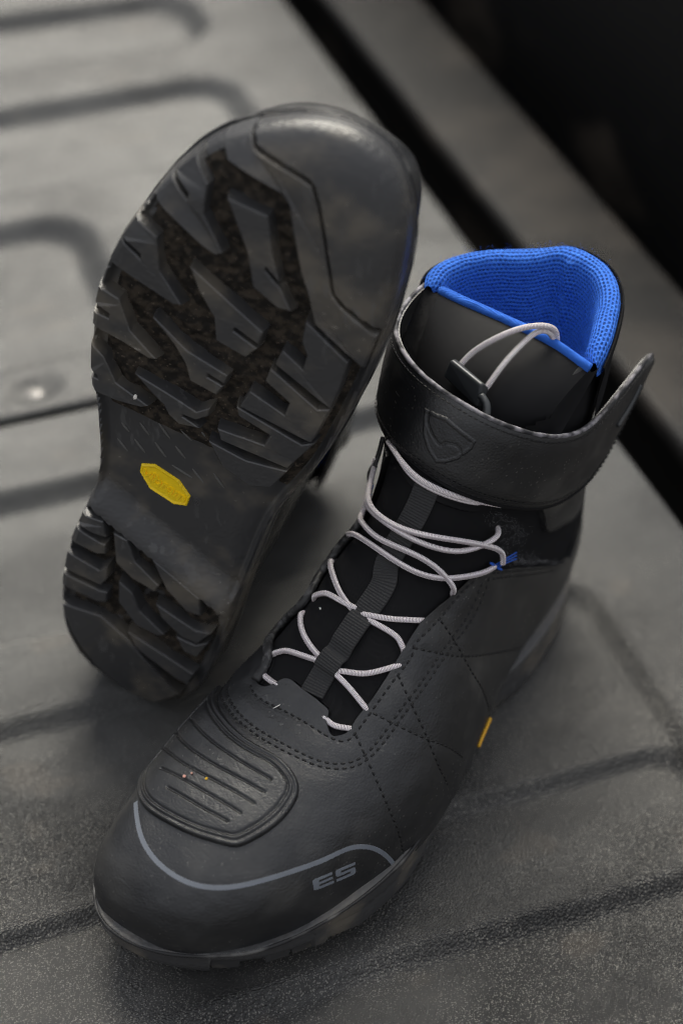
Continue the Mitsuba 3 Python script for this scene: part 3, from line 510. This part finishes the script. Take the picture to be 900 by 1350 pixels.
def open_grid(Gd):
    a, b = Gd.shape[:2]; i, j = np.meshgrid(np.arange(a - 1), np.arange(b - 1), indexing='ij'); q = (i * b + j).ravel()
    return trimesh.Trimesh(Gd.reshape(-1, 3), np.vstack([np.c_[q, q + b, q + b + 1], np.c_[q, q + b + 1, q + 1]]), process=False)
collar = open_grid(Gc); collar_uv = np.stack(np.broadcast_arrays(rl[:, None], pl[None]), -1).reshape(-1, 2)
bm = (rl > 3) & (rl < rl[-1] - 2); back_rim = rim[bm]; bi = rin[bm]
bk = np.sin(np.linspace(0, np.pi, len(back_rim)))[:, None]
Gb = np.stack([back_rim - bi * a + np.array([0, 0, b]) for a, b in ((1.0, -34), (1.9, -18), (3.2, -9), (3.9, -5), (3.6, -2.6), (2.6, -2.2), (2.0, -6))], 1)
Gb = Gb + np.array([0, 0, 1.0]) * (1.6 * (bk - .75))[:, None]
back_panel = open_grid(Gb)
insole = trimesh.Trimesh(*(lambda c: (c.vertices, c.faces))(trimesh.creation.cylinder(radius=1, height=2, sections=40)), process=False); insole.apply_scale((34, 27, 1)); insole.apply_translation((52, 9, 128))
TT = np.array([(55, -27, 190), (59.5, -13, 192.5), (61.5, 2, 193.5), (62, 16, 193), (62, 31, 191.5), (61.5, 42, 188), (60, 49.5, 184)], float)
TT[:, 0] += 4; tt = spline(TT, 1.2); f = np.linspace(-1, 1, len(tt)); tb = np.c_[105 - 14 * f ** 2, 11 + 31 * f, 160 + 0 * f]
w = np.linspace(0, 1, 26)
Gt = tt[:, None] * (1 - w)[None, :, None] + tb[:, None] * w[None, :, None]
Gt[..., 0] += (7.5 * np.sin(np.pi * np.clip(w * 1.0, 0, 1)) ** .8)[None] * (1 - .5 * f ** 2)[:, None]; Gt[..., 2] += 3.0 * np.sin(np.pi * w)[None]
Gt[..., 0] += 1.2 * (meshkit.fbm(Gt * .05, 2, seed=11) - .5)
tongue = open_grid(Gt)
pipe_p = tt + np.array([-1.6, 0, .4]); tongue_pipe, pipe_uv = tube(pipe_p, 2.2 + .35 * (meshkit.noise(pipe_p * .11, 5) - .5), 12, uv=True)
Gl = np.stack([pipe_p + np.array([-1.5 - a, 0, -b]) for a, b in ((0, 0), (1, 6), (0, 14), (-3, 26), (-8, 40))], 1); Gl[..., 1] += (11 - Gl[..., 1]) * np.array([0, .04, .1, .2, .3])[None]; tongue_lining = open_grid(Gl)
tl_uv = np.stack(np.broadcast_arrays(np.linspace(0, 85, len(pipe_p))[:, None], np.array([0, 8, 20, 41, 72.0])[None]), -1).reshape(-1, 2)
STOP = np.array([(34, -34, 189), (52, -35, 189), (70, -33, 190), (88, -26, 190), (101, -12, 190), (108.5, 4, 189.5), (110.5, 20, 187), (105.5, 34, 180.5), (93, 44.5, 171), (79, 49.5, 163), (62, 51.5, 156.5), (45, 51.2, 154.5), (28, 50.6, 155), (12, 50.2, 156.5), (-1, 50, 158)], float)
SBOT = np.array([(34, -35, 156), (52, -35, 155), (74, -34, 154), (96, -29, 153), (112, -14, 154), (122, 2, 157), (124, 20, 154), (116.5, 32.5, 146), (101, 41, 134.5), (82, 47, 124), (64, 50, 119.5), (47, 51, 120), (30, 50.5, 127), (13, 50, 138), (1, 49.8, 148)], float)
STOP[:, 0] += 4; SBOT[:, 0] += 4; tq = np.linspace(0, len(STOP) - 1, 220); ki = np.arange(len(STOP)); sa, sb = CubicSpline(ki, STOP)(tq), CubicSpline(ki, SBOT)(tq)
mid = (sa + sb) / 2; sn = nrm(np.cross(np.gradient(mid, axis=0), sb - sa)); sn *= np.sign((sn * (mid - [54, 9, mid[0, 2]])).sum(1))[:, None]
tip = np.clip((tq - 13.2) / .8, 0, 1)[:, None] ** 2; sa, sb = sa + (mid - sa) * tip * .35, sb + (mid - sb) * tip * .35
strap = band(sa - sn * .3, sb - sn * .3, sn, 3.0, 14, .8)
strap_edge = tube(sa + sn * 1.4, .95 + .3 * (meshkit.noise(sa * .4) - .5), 8, up=sn)
strap_low = tube(sb + sn * 1.2, .8, 8, up=sn)
def strap_line(q): return (sa * (1 - q) + sb * q + sn * (2.75 + .8 * 4 * q * (1 - q)))[6:-8]
def loose_stitches(path, gap=2.6, length=1.8, r=.3):
    L = np.r_[0, np.cumsum(np.linalg.norm(np.diff(path, axis=0), axis=1))]; out = []
    for x in np.arange(.5, L[-1] - length, gap): out.append(tube(np.stack([np.interp([x, x + length / 2, x + length], L, path[:, k]) for k in range(3)], -1), [r * .5, r, r * .5], 5))
    return out
strap_stitch = cat(loose_stitches(strap_line(.07)) + loose_stitches(strap_line(.90)) + loose_stitches(strap_line(.955)))
sh = tr('shield'); sh_out = np.array([.8, .25, .5]); sh_c = chart(sh, sh_out)
def sh2(Q): return np.c_[(Q - sh_c[0]) @ sh_c[1], (Q - sh_c[0]) @ sh_c[2]]
S2 = sh2(sh)
cut_a = np.array([S2[0] * .72 + S2[1] * .28, S2[0] * .35 + S2[1] * .2 + S2[8] * .45, S2[7] * .5 + S2[1] * .25 + S2[4] * .25, S2[6] * .45 + S2[2] * .3 + S2[0] * .25])
cut_b = np.array([cut_a[-1], cut_a[-1] * .5 + S2[3] * .5, S2[4] * .75 + S2[3] * .25])
emblem = patch(sh, strap, lambda d, P: .55 * sstep(0, .5, d) - .45 * np.exp(-(line_dist(P, [cut_a, cut_b]) / .55) ** 2) - .3 * sstep(1.4, 1.9, d), .35, ch=sh_c, skirt=1)
buckle = tube(spline([(37, 54.5, 139), (24, 54, 143), (16, 53.6, 148)], 1), 1.0, 8)
lock = cat([to_tri(m3.Manifold.hull(m3.Manifold.compose([m3.Manifold.sphere(1.6, 14).translate(tuple(p)) for p in ((92, 2, 185), (98.5, 20.5, 183.5), (96, 1.5, 181), (103, 20.5, 179), (95, 3, 187), (100, 19.5, 186))])))])
lock_toggle = tube(spline([(102, 21, 183), (104, 25, 181), (107, 27, 178)], .8), 1.7, 10)
loop_a = spline([(94, 4, 182), (92, 4.8, 185), (88, 7.6, 190), (83.5, 14, 196.5), (76.5, 21.5, 201), (69, 28.6, 201.5), (64, 32.4, 198), (62, 33, 191), (62, 33, 186)], .7)
loop_b = spline([(98, 19, 180), (95.8, 20.2, 183), (88.5, 22.4, 190), (77.5, 25.2, 196), (69, 28.5, 198.8), (65, 31.5, 196), (63, 32, 189)], .7)
collar_tab = tube(spline([(62, 48, 184), (70, 46, 181), (82, 41, 175), (87, 38, 172)], 1), 3.2, 12, up=np.tile([.5, .8, .3], (len(spline([(62, 48, 184), (70, 46, 181), (82, 41, 175), (87, 38, 172)], 1)), 1)), flat=.35)
panel_out = snap(spline(tr('panel'), 1.5, closed=True))[0]
side_panel = patch(panel_out, bootie, lambda d, P: 2.9 * sstep(0, .9, d) - .4 * np.exp(-((d - 2.6) / .8) ** 2), .9, out=(.2, .9, .3), skirt=.5)
panel_stitch = cat(loose_stitches(snap(spline(tr('panel')[1:6], .5))[0] + np.array([0, .35, 1.4]), 2.6, 1.8, .34))
def gusset(edge, top, low):
    q = np.linspace(0, 1, len(edge))[:, None]; other = np.array(top) * (1 - q) + np.array(low) * q; w_ = np.linspace(0, 1, 8)[None, :, None]
    g_ = edge[:, None] * (1 - w_) + other[:, None] * w_; g_[..., 2] -= 1.5 * np.sin(np.pi * w_[..., 0]); return open_grid(g_)
gussets = ([gusset(Gt[-1], (58, 52, 184), (86, 49, 160)), gusset(Gt[0], (58, -36, 190), (92, -30, 162))])
def fibres(n, centre, spread, ln, r=.07):
    out = []
    for _ in range(n):
        p = centre(rng.random()) + rng.normal(0, 1, 3) * spread; d = nrm(rng.normal(0, 1, 3)); b = nrm(rng.normal(0, 1, 3)); l = ln * rng.uniform(.4, 1.3)
        out.append(tube(np.array([p, p + d * l * .5 + b * l * .15, p + d * l + b * l * .45]), r, 3))
    return cat(out)
fz = spline([(116, 38, 134), (104, 43, 122), (96, 45, 112), (108, 42, 112), (100, 44, 100), (84, 46, 88)], 1)
fz = snap(fz, -1.2)[0]; frayed = fibres(520, lambda q: fz[int(q * (len(fz) - 1))], 2.2, 1.5, .05)
fl = line_f = snap(spline([(110, 42, 108), (94, 45, 95), (76, 46, 82), (62, 45.5, 70)], 1), .1)[0]; frayed2 = fibres(260, lambda q: fl[int(q * (len(fl) - 1))], .5, 1.0, .06)
rim_fuzz = fibres(260, lambda q: (rim + rup * .3)[int(q * (len(rim) - 1))], 1.0, .8, .045)
pipe_fuzz = fibres(160, lambda q: (pipe_p + np.array([-.5, 0, 1.8]))[int(q * (len(pipe_p) - 1))], .6, .8, .05)
thread_r = cat([tube(snap(spline([(114.5 + a, 40.8, 107 + a), (109, 42, 106 + a), (101, 43.4, 104 + a * 1.5)], 1), .8)[0], .35, 6) for a in (-1.2, 0, 1.2)] + [tube(np.array([(116.5, 39.8, 109.5), (114.5, 41, 106.5), (112, 42, 103.5)]) + np.array([b, 0, b]), .55, 6) for b in (-1.2, -.2, .8)])
thread_l = cat([tube(np.array([(125, -17.2, 131.5), (125.5, -17.5, 128), (126.5, -17.4, 124.5)]) + np.array([0, b, .5 * b]), .6, 6) for b in (-.9, 0, .9)])
cord_l = tube(spline([(121, -17, 139), (120, -19.5, 138), (122, -20.5, 134), (125, -18, 131), (129, -15, 130)], .6), .55, 8)
wing = tube(spline([(111, -20.5, 147), (116, -19, 143), (121, -18, 139)], 1), 1.7, 10, flat=.6)
# ---------------------------------------------------------------- outsole: base, lugs, mud, badge
TR_T0 = LUG['T0']
OL = outline(420); ol_poly = Polygon(OL).buffer(0); ol_line = ol_poly.exterior
t0_line = np.vstack([[(312, 34), (303, 31)], TR_T0, [(243, -54)]])
toe_poly = Polygon(np.vstack([t0_line, [(330, -60), (330, 40)]])).buffer(0)
BR0, BR1 = 89, .36
def breast(u, v): return u - (BR0 + BR1 * v)
def round_off(u, v, d):
    r = np.where(v < 0, np.interp(u, [0, 60, 92, 115, 150, 230, 262, 303], [3, 3, 8, 14, 11, 12, 22, 25]), np.interp(u, [0, 85, 115, 145, 240, 275, 303], [2.5, 3, 7, 3, 2.5, 17, 25])); q = np.clip(1 - d / r, 0, 1)
    return np.where(r > 9, np.interp(r, [9, 25], [5, 9.5]), r * .9) * (1 - np.sqrt(np.maximum(1 - q * q, 0)))
def base_h(P, d):
    u, v = P[:, 0], P[:, 1]
    in_toe = np.where(shapely.contains_xy(toe_poly, u, v), 1, -1) * shapely.distance(LineString(t0_line), shapely.points(P))
    h = 6.8 * (1 - sstep(-.6, .6, in_toe)) + .3
    arch = sstep(0, 17, breast(u, v)); fore = sstep(148, 163, u)
    mid = np.where(breast(u, v) > 0, (.4 + 7.6 * arch) * (1 - fore) + h * fore, 6.8)
    h = np.where(u < 170, mid, h)
    rr = round_off(u, v, d)
    rim = np.where(u < 262, sstep(3.5, 0, d) if False else 1 - sstep(0, 3.5, d), 0); h = np.where(h > 1.6, h - (h - 1.6) * rim, h)
    return h + rr
P, F, d, nb = fill(ol_poly, 1.15)
h = base_h(P, d); low = np.c_[P, h + spring(P[:, 0])]
ring = P[:nb]; cc = np.roll(ring, -1, 0) - np.roll(ring, 1, 0); rn = nrm(np.c_[cc[:, 1], -cc[:, 0]])
if not ol_line.is_ccw: rn = -rn
hb = h[:nb]; rows = [low[:nb]]; top_w = 25 + np.interp(ring[:, 0], [255, 300], [0, .5])
for q, off in ((.12, .5), (.3, .6), (.45, .4), (.5, -.3), (.55, .4), (.72, .5), (.76, .0), (.80, .9), (.92, 1.1), (.98, .7), (1.0, -.4), (1.03, -3.0), (1.12, -7.0)):
    tf = np.interp(ring[:, 0], [235, 275], [1, .0])[:, None] if .2 < q < .77 else 1
    rows.append(np.c_[ring + rn * (off * tf + .3 * (1 - tf)), low[:nb, 2] * (1 - q) + top_w * q])
V = np.vstack([low] + rows[1:]); n0 = len(low); idx = [np.arange(nb)] + [n0 + k * nb + np.arange(nb) for k in range(len(rows) - 1)]
FF = [F[:, ::-1]]
for a, b in zip(idx[:-1], idx[1:]): FF += [np.c_[a, np.roll(a, -1), np.roll(b, -1)], np.c_[a, np.roll(b, -1), b]]
outsole = trimesh.Trimesh(V, np.vstack(FF), process=False)
if outsole.face_normals[0][2] > 0: outsole.invert()
lug_clip = ol_poly.buffer(.1)
LUGS = {k: Polygon(v).buffer(.9, join_style=2).buffer(-.3, join_style=2) for k, v in LUG.items() if k not in ('TI', 'T0')}
LUGS['TB'] = Polygon(np.vstack([[(300, 45)], LUG['TI'], [(228.5, -47)], [(243, -47)], (np.array(TR_T0) - nrm(np.gradient(np.array(TR_T0), axis=0))[:, ::-1] * [1, -1] * 0 - [1.1, 0])[::-1], [(303, 36)]])).buffer(0)
def lug_mesh(poly, depth=6.6, cham=.45, draft=.9, clip=None):
    poly = poly.intersection(clip or lug_clip)
    if poly.geom_type != 'Polygon': poly = max(poly.geoms, key=lambda g: g.area)
    c = np.array(poly.simplify(.15).exterior.segmentize(3.0).coords)[:-1]
    if not Polygon(c).exterior.is_ccw: c = c[::-1]
    e1, e2 = nrm(c - np.roll(c, 1, 0)), nrm(np.roll(c, -1, 0) - c); n1, n2 = np.c_[e1[:, 1], -e1[:, 0]], np.c_[e2[:, 1], -e2[:, 0]]
    nn = (n1 + n2) / np.maximum(1 + (n1 * n2).sum(1), .45)[:, None]
    dd = shapely.distance(ol_line, shapely.points(c)); inside = shapely.contains_xy(ol_poly, c[:, 0], c[:, 1])
    rows = []
    jit = .25 * (meshkit.noise(np.c_[c * .2, 0 * c[:, 0]]) - .5)
    for off, z in ((-cham, 0), (0, cham), (draft * .6, depth * .6), (draft, depth + 1.5)):
        p = c + nn * off
        dq = np.where(shapely.contains_xy(ol_poly, p[:, 0], p[:, 1]), shapely.distance(ol_line, shapely.points(p)), 0)
        rows.append(np.c_[p, z + jit + spring(p[:, 0]) + round_off(p[:, 0], p[:, 1], dq)])
    top2, Ft, dt, nbt = fill(Polygon(rows[0][:, :2]).buffer(0), 3.0)
    zt = rows[0][cKDTree(rows[0][:, :2]).query(top2)[1], 2]
    m = len(c); V = np.vstack(rows); FF = []
    import mapbox_earcut
    tri = mapbox_earcut.triangulate_float64(rows[0][:, :2].copy(), np.array([m], dtype=np.uint32)).reshape(-1, 3); FF.append(tri[:, ::-1] if np.linalg.det(np.c_[rows[0][tri[0], :2], [1, 1, 1]]) > 0 else tri)
    for k in range(3):
        a = k * m + np.arange(m); b = a + m; FF += [np.c_[a, np.roll(a, -1), np.roll(b, -1)], np.c_[a, np.roll(b, -1), b]]
    return trimesh.Trimesh(V, np.vstack(FF), process=False)
lug_meshes = {k: lug_mesh(p) for k, p in LUGS.items()}
lug_meshes_worn = {k: lug_mesh(p, clip=ol_poly.buffer(-4.5)) for k, p in LUGS.items()}     # shoulders worn back
# mud packed between the lugs
mud_poly = ol_poly.buffer(-3.5).intersection(Polygon([(156, -60), (156, 60), (300, 60), (300, -60)])).difference(toe_poly.buffer(2))
mud_heel = ol_poly.buffer(-3).intersection(Polygon([(-10, -60), (-10, 60), (BR0 + BR1 * 60 - 1.5, 60), (BR0 - BR1 * 60 - 1.5, -60)]))
def mud_mesh(poly):
    P, F, d, nb = fill(poly, 1.0); q = np.c_[P, 0 * d]
    z = 7.0 - 1.5 * sstep(.45, .75, meshkit.fbm(q * .09, 4, seed=21)) * sstep(0, 4, d) - .5 * meshkit.fbm(q * .4, 3, seed=5) + 1.2 * (1 - sstep(0, 3, d))
    return trimesh.Trimesh(np.c_[P, z + spring(P[:, 0])], F[:, ::-1], process=False)
mud = cat([mud_mesh(mud_poly), mud_mesh(mud_heel)])
bd = np.array(BADGE); bc = bd.mean(0); b_r = nrm(np.array([bd[4] + bd[3] - bd[0] - bd[7]]) / 2)[0]; b_u = np.array([-b_r[1], b_r[0]])
if b_u[0] < 0: b_u = -b_u
def badge_h(d, P): return .8 + .5 * (1 - sstep(.8, 1.3, d)) * sstep(0, .4, d) - .5 * (1 - sstep(0, .4, d))
Pb_, Fb_, db_, nb_ = fill(Polygon(bd), .45)
Vb_ = np.c_[Pb_, 8.2 - badge_h(db_, Pb_)]; Vb2 = np.vstack([Vb_, np.c_[Pb_[:nb_], np.full(nb_, 9.5)]]); r_ = np.arange(nb_)
badge = trimesh.Trimesh(Vb2, np.vstack([Fb_[:, ::-1], np.c_[r_, np.roll(r_, -1), len(Vb_) + np.roll(r_, -1)], np.c_[r_, len(Vb_) + np.roll(r_, -1), len(Vb_) + r_]]), process=False)
def sole_text(t, height, width, centre, depth, z):
    tm = meshkit.text_mesh(t, height, depth, bold=True); b = tm.bounds; x = tm.vertices - (b[0] + b[1]) / 2; x[:, 0] *= width / (b[1, 0] - b[0, 0])
    V = np.c_[centre[0] + x[:, 0] * b_r[0] + x[:, 1] * b_u[0], centre[1] + x[:, 0] * b_r[1] + x[:, 1] * b_u[1], z - x[:, 2]]
    return trimesh.Trimesh(V, tm.faces, process=False)
badge_text = sole_text('vibram', 4.4, 21.5, bc, .9, 7.25)
RMC = np.array(RMC)
a_ = np.linspace(0, 2 * np.pi, 25)[:-1]; rm_ring = grid_mesh(np.array([np.c_[RMC[0] + rr * np.cos(a_), RMC[1] + rr * np.sin(a_), np.full(24, zz)] for rr, zz in ((2.4, 8.2), (2.3, 7.8), (1.9, 7.8), (1.8, 8.2))]), False)
rm_text = sole_text('R', 2.0, 1.5, RMC, .5, 7.95)
rb = np.array(RIBS).reshape(-1, 2, 2); rib_meshes = []
for a, b in rb:
    hh = [float(base_h(x[None], np.array([20.0]))[0]) for x in (a, b)]
    rib_meshes.append(tube(np.c_[np.linspace(a, b, 4), np.linspace(hh[0], hh[1], 4) - .05], [.25, .6, .6, .25], 6))
# ---------------------------------------------------------------- assemble the two boots
def world(mesh, M):
    me = mesh.copy(); me.apply_transform(M); return me
def put(key, mesh, mat, M, smooth=35, uv=None):
    me = world(mesh, M); k, n = key, 0
    while k in scene: n += 1; k = '%s_%03d' % (key, n)
    if uv is not None and np.linalg.det(M[:3, :3]) < 0: pass
    scene[k] = mikit.ply(me, mat, smooth=True if uv is not None else smooth, uv=uv); return k
def build(root, M, left):
    A = lambda n, m, mat, s=35, uv=None: put(root + '__' + n, m, mat, M, s, uv)
    A('upper', upper, 'mat_leather', 40); k = A('upper__stitching', stitch_mesh, 'mat_stitch', True); labels[k] = {'kind': 'stuff'}
    A('bootie', bootie, 'mat_fabric', True)
    A('toe_pad', pad, 'mat_leather', 50)
    k = A('toe_pad__stitching', cat(loose_stitches(on_outer(pad_c[0] + pad_path[:, :1] * pad_c[1] + pad_path[:, 1:2] * pad_c[2], 1.55)[0], 2.0, 1.3, .22)), 'mat_stitch', True); labels[k] = {'kind': 'stuff'}
    A('reflective_stripe', stripe, 'mat_reflective', 50)
    if left:
        A('lettering', cat([letter_e, letter_s]), 'mat_reflective', 30)
    A('eyestay', eyestay, 'mat_eyestay', True); A('eyestay__lining', ey_in, 'mat_fabric', True)
    A('webbing', webbing, 'mat_webbing', 50); A('lace_tab', lace_tab, 'mat_tongue', 40)
    for m, uv in lace_meshes: A('lace', m, 'mat_lace', True, uv)
    for p in (loop_a, loop_b):
        m, uv = tube(p, 1.25, 10, uv=True); A('lace', m, 'mat_lace', True, uv)
    A('thread_loop', thread_r, 'mat_blue_thread', True); left and A('thread_loop', thread_l, 'mat_blue_thread', True); A('lace_cord', cord_l, 'mat_webbing', True); A('side_wing', wing, 'mat_eyestay', True)
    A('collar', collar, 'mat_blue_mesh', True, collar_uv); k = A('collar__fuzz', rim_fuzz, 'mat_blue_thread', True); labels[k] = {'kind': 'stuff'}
    A('back_panel', back_panel, 'mat_fabric', True); A('insole', insole, 'mat_dark', 30); A('collar_tab', collar_tab, 'mat_webbing', True); [A('gusset', q, 'mat_fabric', True) for q in gussets]; A('side_panel', side_panel, 'mat_leather', 40); k = A('side_panel__stitching', panel_stitch, 'mat_stitch', True); labels[k] = {'kind': 'stuff'}
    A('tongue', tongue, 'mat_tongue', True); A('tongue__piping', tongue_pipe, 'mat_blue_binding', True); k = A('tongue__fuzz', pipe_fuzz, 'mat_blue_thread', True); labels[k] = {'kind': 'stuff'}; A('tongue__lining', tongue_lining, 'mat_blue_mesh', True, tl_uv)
    A('cord_lock', lock, 'mat_plastic', 40); A('cord_lock__toggle', lock_toggle, 'mat_plastic', True)
    A('strap', strap, 'mat_leather', 40); A('strap__raw_edge', strap_edge, 'mat_raw_edge', True); A('strap__raw_edge', strap_low, 'mat_tongue', True)
    k = A('strap__stitching', strap_stitch, 'mat_stitch', True); labels[k] = {'kind': 'stuff'}
    A('strap__buckle', buckle, 'mat_plastic', True)
    if left: A('strap__emblem', emblem, 'mat_leather', 25)
    k = A('frayed_fibre', frayed, 'mat_fibre', True); labels[k] = {'kind': 'stuff'}; k = A('frayed_fibre', frayed2, 'mat_fibre', True); labels[k] = {'kind': 'stuff'}
    A('outsole', outsole, 'mat_rubber', 32); A('outsole__lip', lip, 'mat_lip', True)
    for m in (lug_meshes_worn if left else lug_meshes).values(): A('outsole__lug', m, 'mat_rubber', 25)
    if left:
        for q in (1,): A('side_mark', side_mark, 'mat_amber', True)
    else:
        k = A('outsole__mud', mud, 'mat_mud', True); labels[k] = {'kind': 'stuff'}
        A('outsole__badge', badge, 'mat_yellow', 30); A('outsole__badge_lettering', badge_text, 'mat_yellow', 30)
        A('outsole__mark', cat([rm_ring, rm_text]), 'mat_rubber', 30)
        for m in rib_meshes: A('outsole__rib', m, 'mat_rib', True)
side_mark = (lambda q: tube(q[0] + q[1] * .7, 1.15, 10, up=q[1], flat=.7))(snap(spline([(144, 55.2, 26.3), (136, 54.5, 27.8), (129, 53.2, 29)], 1.0)))
lip_ring = np.c_[ring + rn * .9, top_w - .6]; lip_ring = lip_ring[(lip_ring[:, 0] > 165)]
_o = np.argmax(np.linalg.norm(lip_ring - np.roll(lip_ring, 1, 0), axis=1)); lip = spline(np.roll(lip_ring, -_o, 0)[::3], 1.2); lip = tube(lip, .75 + .6 * (meshkit.noise(lip * .09, 3) - .5), 8)
build('boot', POSE_L, True)
labels['boot'] = {'label': 'black leather riding boot standing upright, blue mesh collar and grey laces showing', 'category': 'boot', 'group': 'pair of riding boots'}
build('boot_001', POSE_R, False)
labels['boot_001'] = {'label': 'black boot tipped back on its heel, muddy lugged sole with yellow badge facing out', 'category': 'boot', 'group': 'pair of riding boots'}
labels['boot__outsole__lip'] = {'label': 'worn pale rim of the rubber sole'}
labels['boot_001__outsole__badge'] = {'label': 'yellow eight-sided badge set in the arch of the sole'}
labels['boot__side_mark'] = {'label': 'thin yellow bar low on the outer side'}
bx, by = st_xy(.0995, .773)
bolt = trimesh.creation.revolve(np.array([(0, .0005), (.0038, .0003), (.0052, -.001), (.0056, -.004), (0, -.005)]), sections=32); bolt.apply_translation((bx, by, .0045))
scene['bolt'] = mikit.ply(bolt, 'mat_steel', smooth=40); labels['bolt'] = {'label': 'pale round bolt head sunk in the grey bed liner left of the tipped boot', 'category': 'bolt'}
# loose crumbs and lint lying on the boots
principled('mat_crumb_yellow', (.75, .45, .04), .7, .3); principled('mat_crumb_pink', (.62, .34, .28), .8, .2); principled('mat_crumb_white', (.80, .76, .70), .8, .2)
def crumb(key, M, p, r, mat, label, squash=(1, 1, .7)):
    m = trimesh.creation.icosphere(2, 1.0); m.vertices *= (1 + .5 * (meshkit.noise(m.vertices * 1.6 + np.array(p), 5) - .5))[:, None]; m.apply_scale(np.array(squash) * r); m.apply_translation(p)
    put(key, m, mat, M, True); labels[key] = {'label': label, 'category': 'crumb'}
crumb('crumb', POSE_L, (255.8, -7.6, 71.9), .62, 'mat_crumb_yellow', 'tiny yellow crumb lying in a groove of the ribbed toe pad')
crumb('crumb_001', POSE_L, (259.1, -16.5, 70.3), .75, 'mat_crumb_pink', 'larger pink crumb left of the yellow crumb on the ribbed toe pad')
crumb('crumb_002', POSE_L, (256.6, -14.6, 71.2), .5, 'mat_crumb_pink', 'smaller pink crumb between the larger pink one and the yellow one on the toe pad')
crumb('crumb_003', POSE_R, (170.5, 33.8, .2), .95, 'mat_crumb_white', 'white crumb stuck on a tread lug above the yellow sole badge', (1.3, .8, .7))
crumb('crumb_004', POSE_L, (172.6, -10.2, 99.4), .5, 'mat_crumb_white', 'white speck on the black tongue fabric beside the laces')
lint = tube(np.array([(215.2, -4.0, 79.2), (214.2, -3.2, 79.7), (213.0, -2.6, 79.9), (212.0, -2.4, 79.8)]), [.12, .22, .22, .12], 6)
put('lint', lint, 'mat_crumb_white', POSE_L, True); labels['lint'] = {'label': 'short white lint fibre on the black leather below the lace opening', 'category': 'lint'}
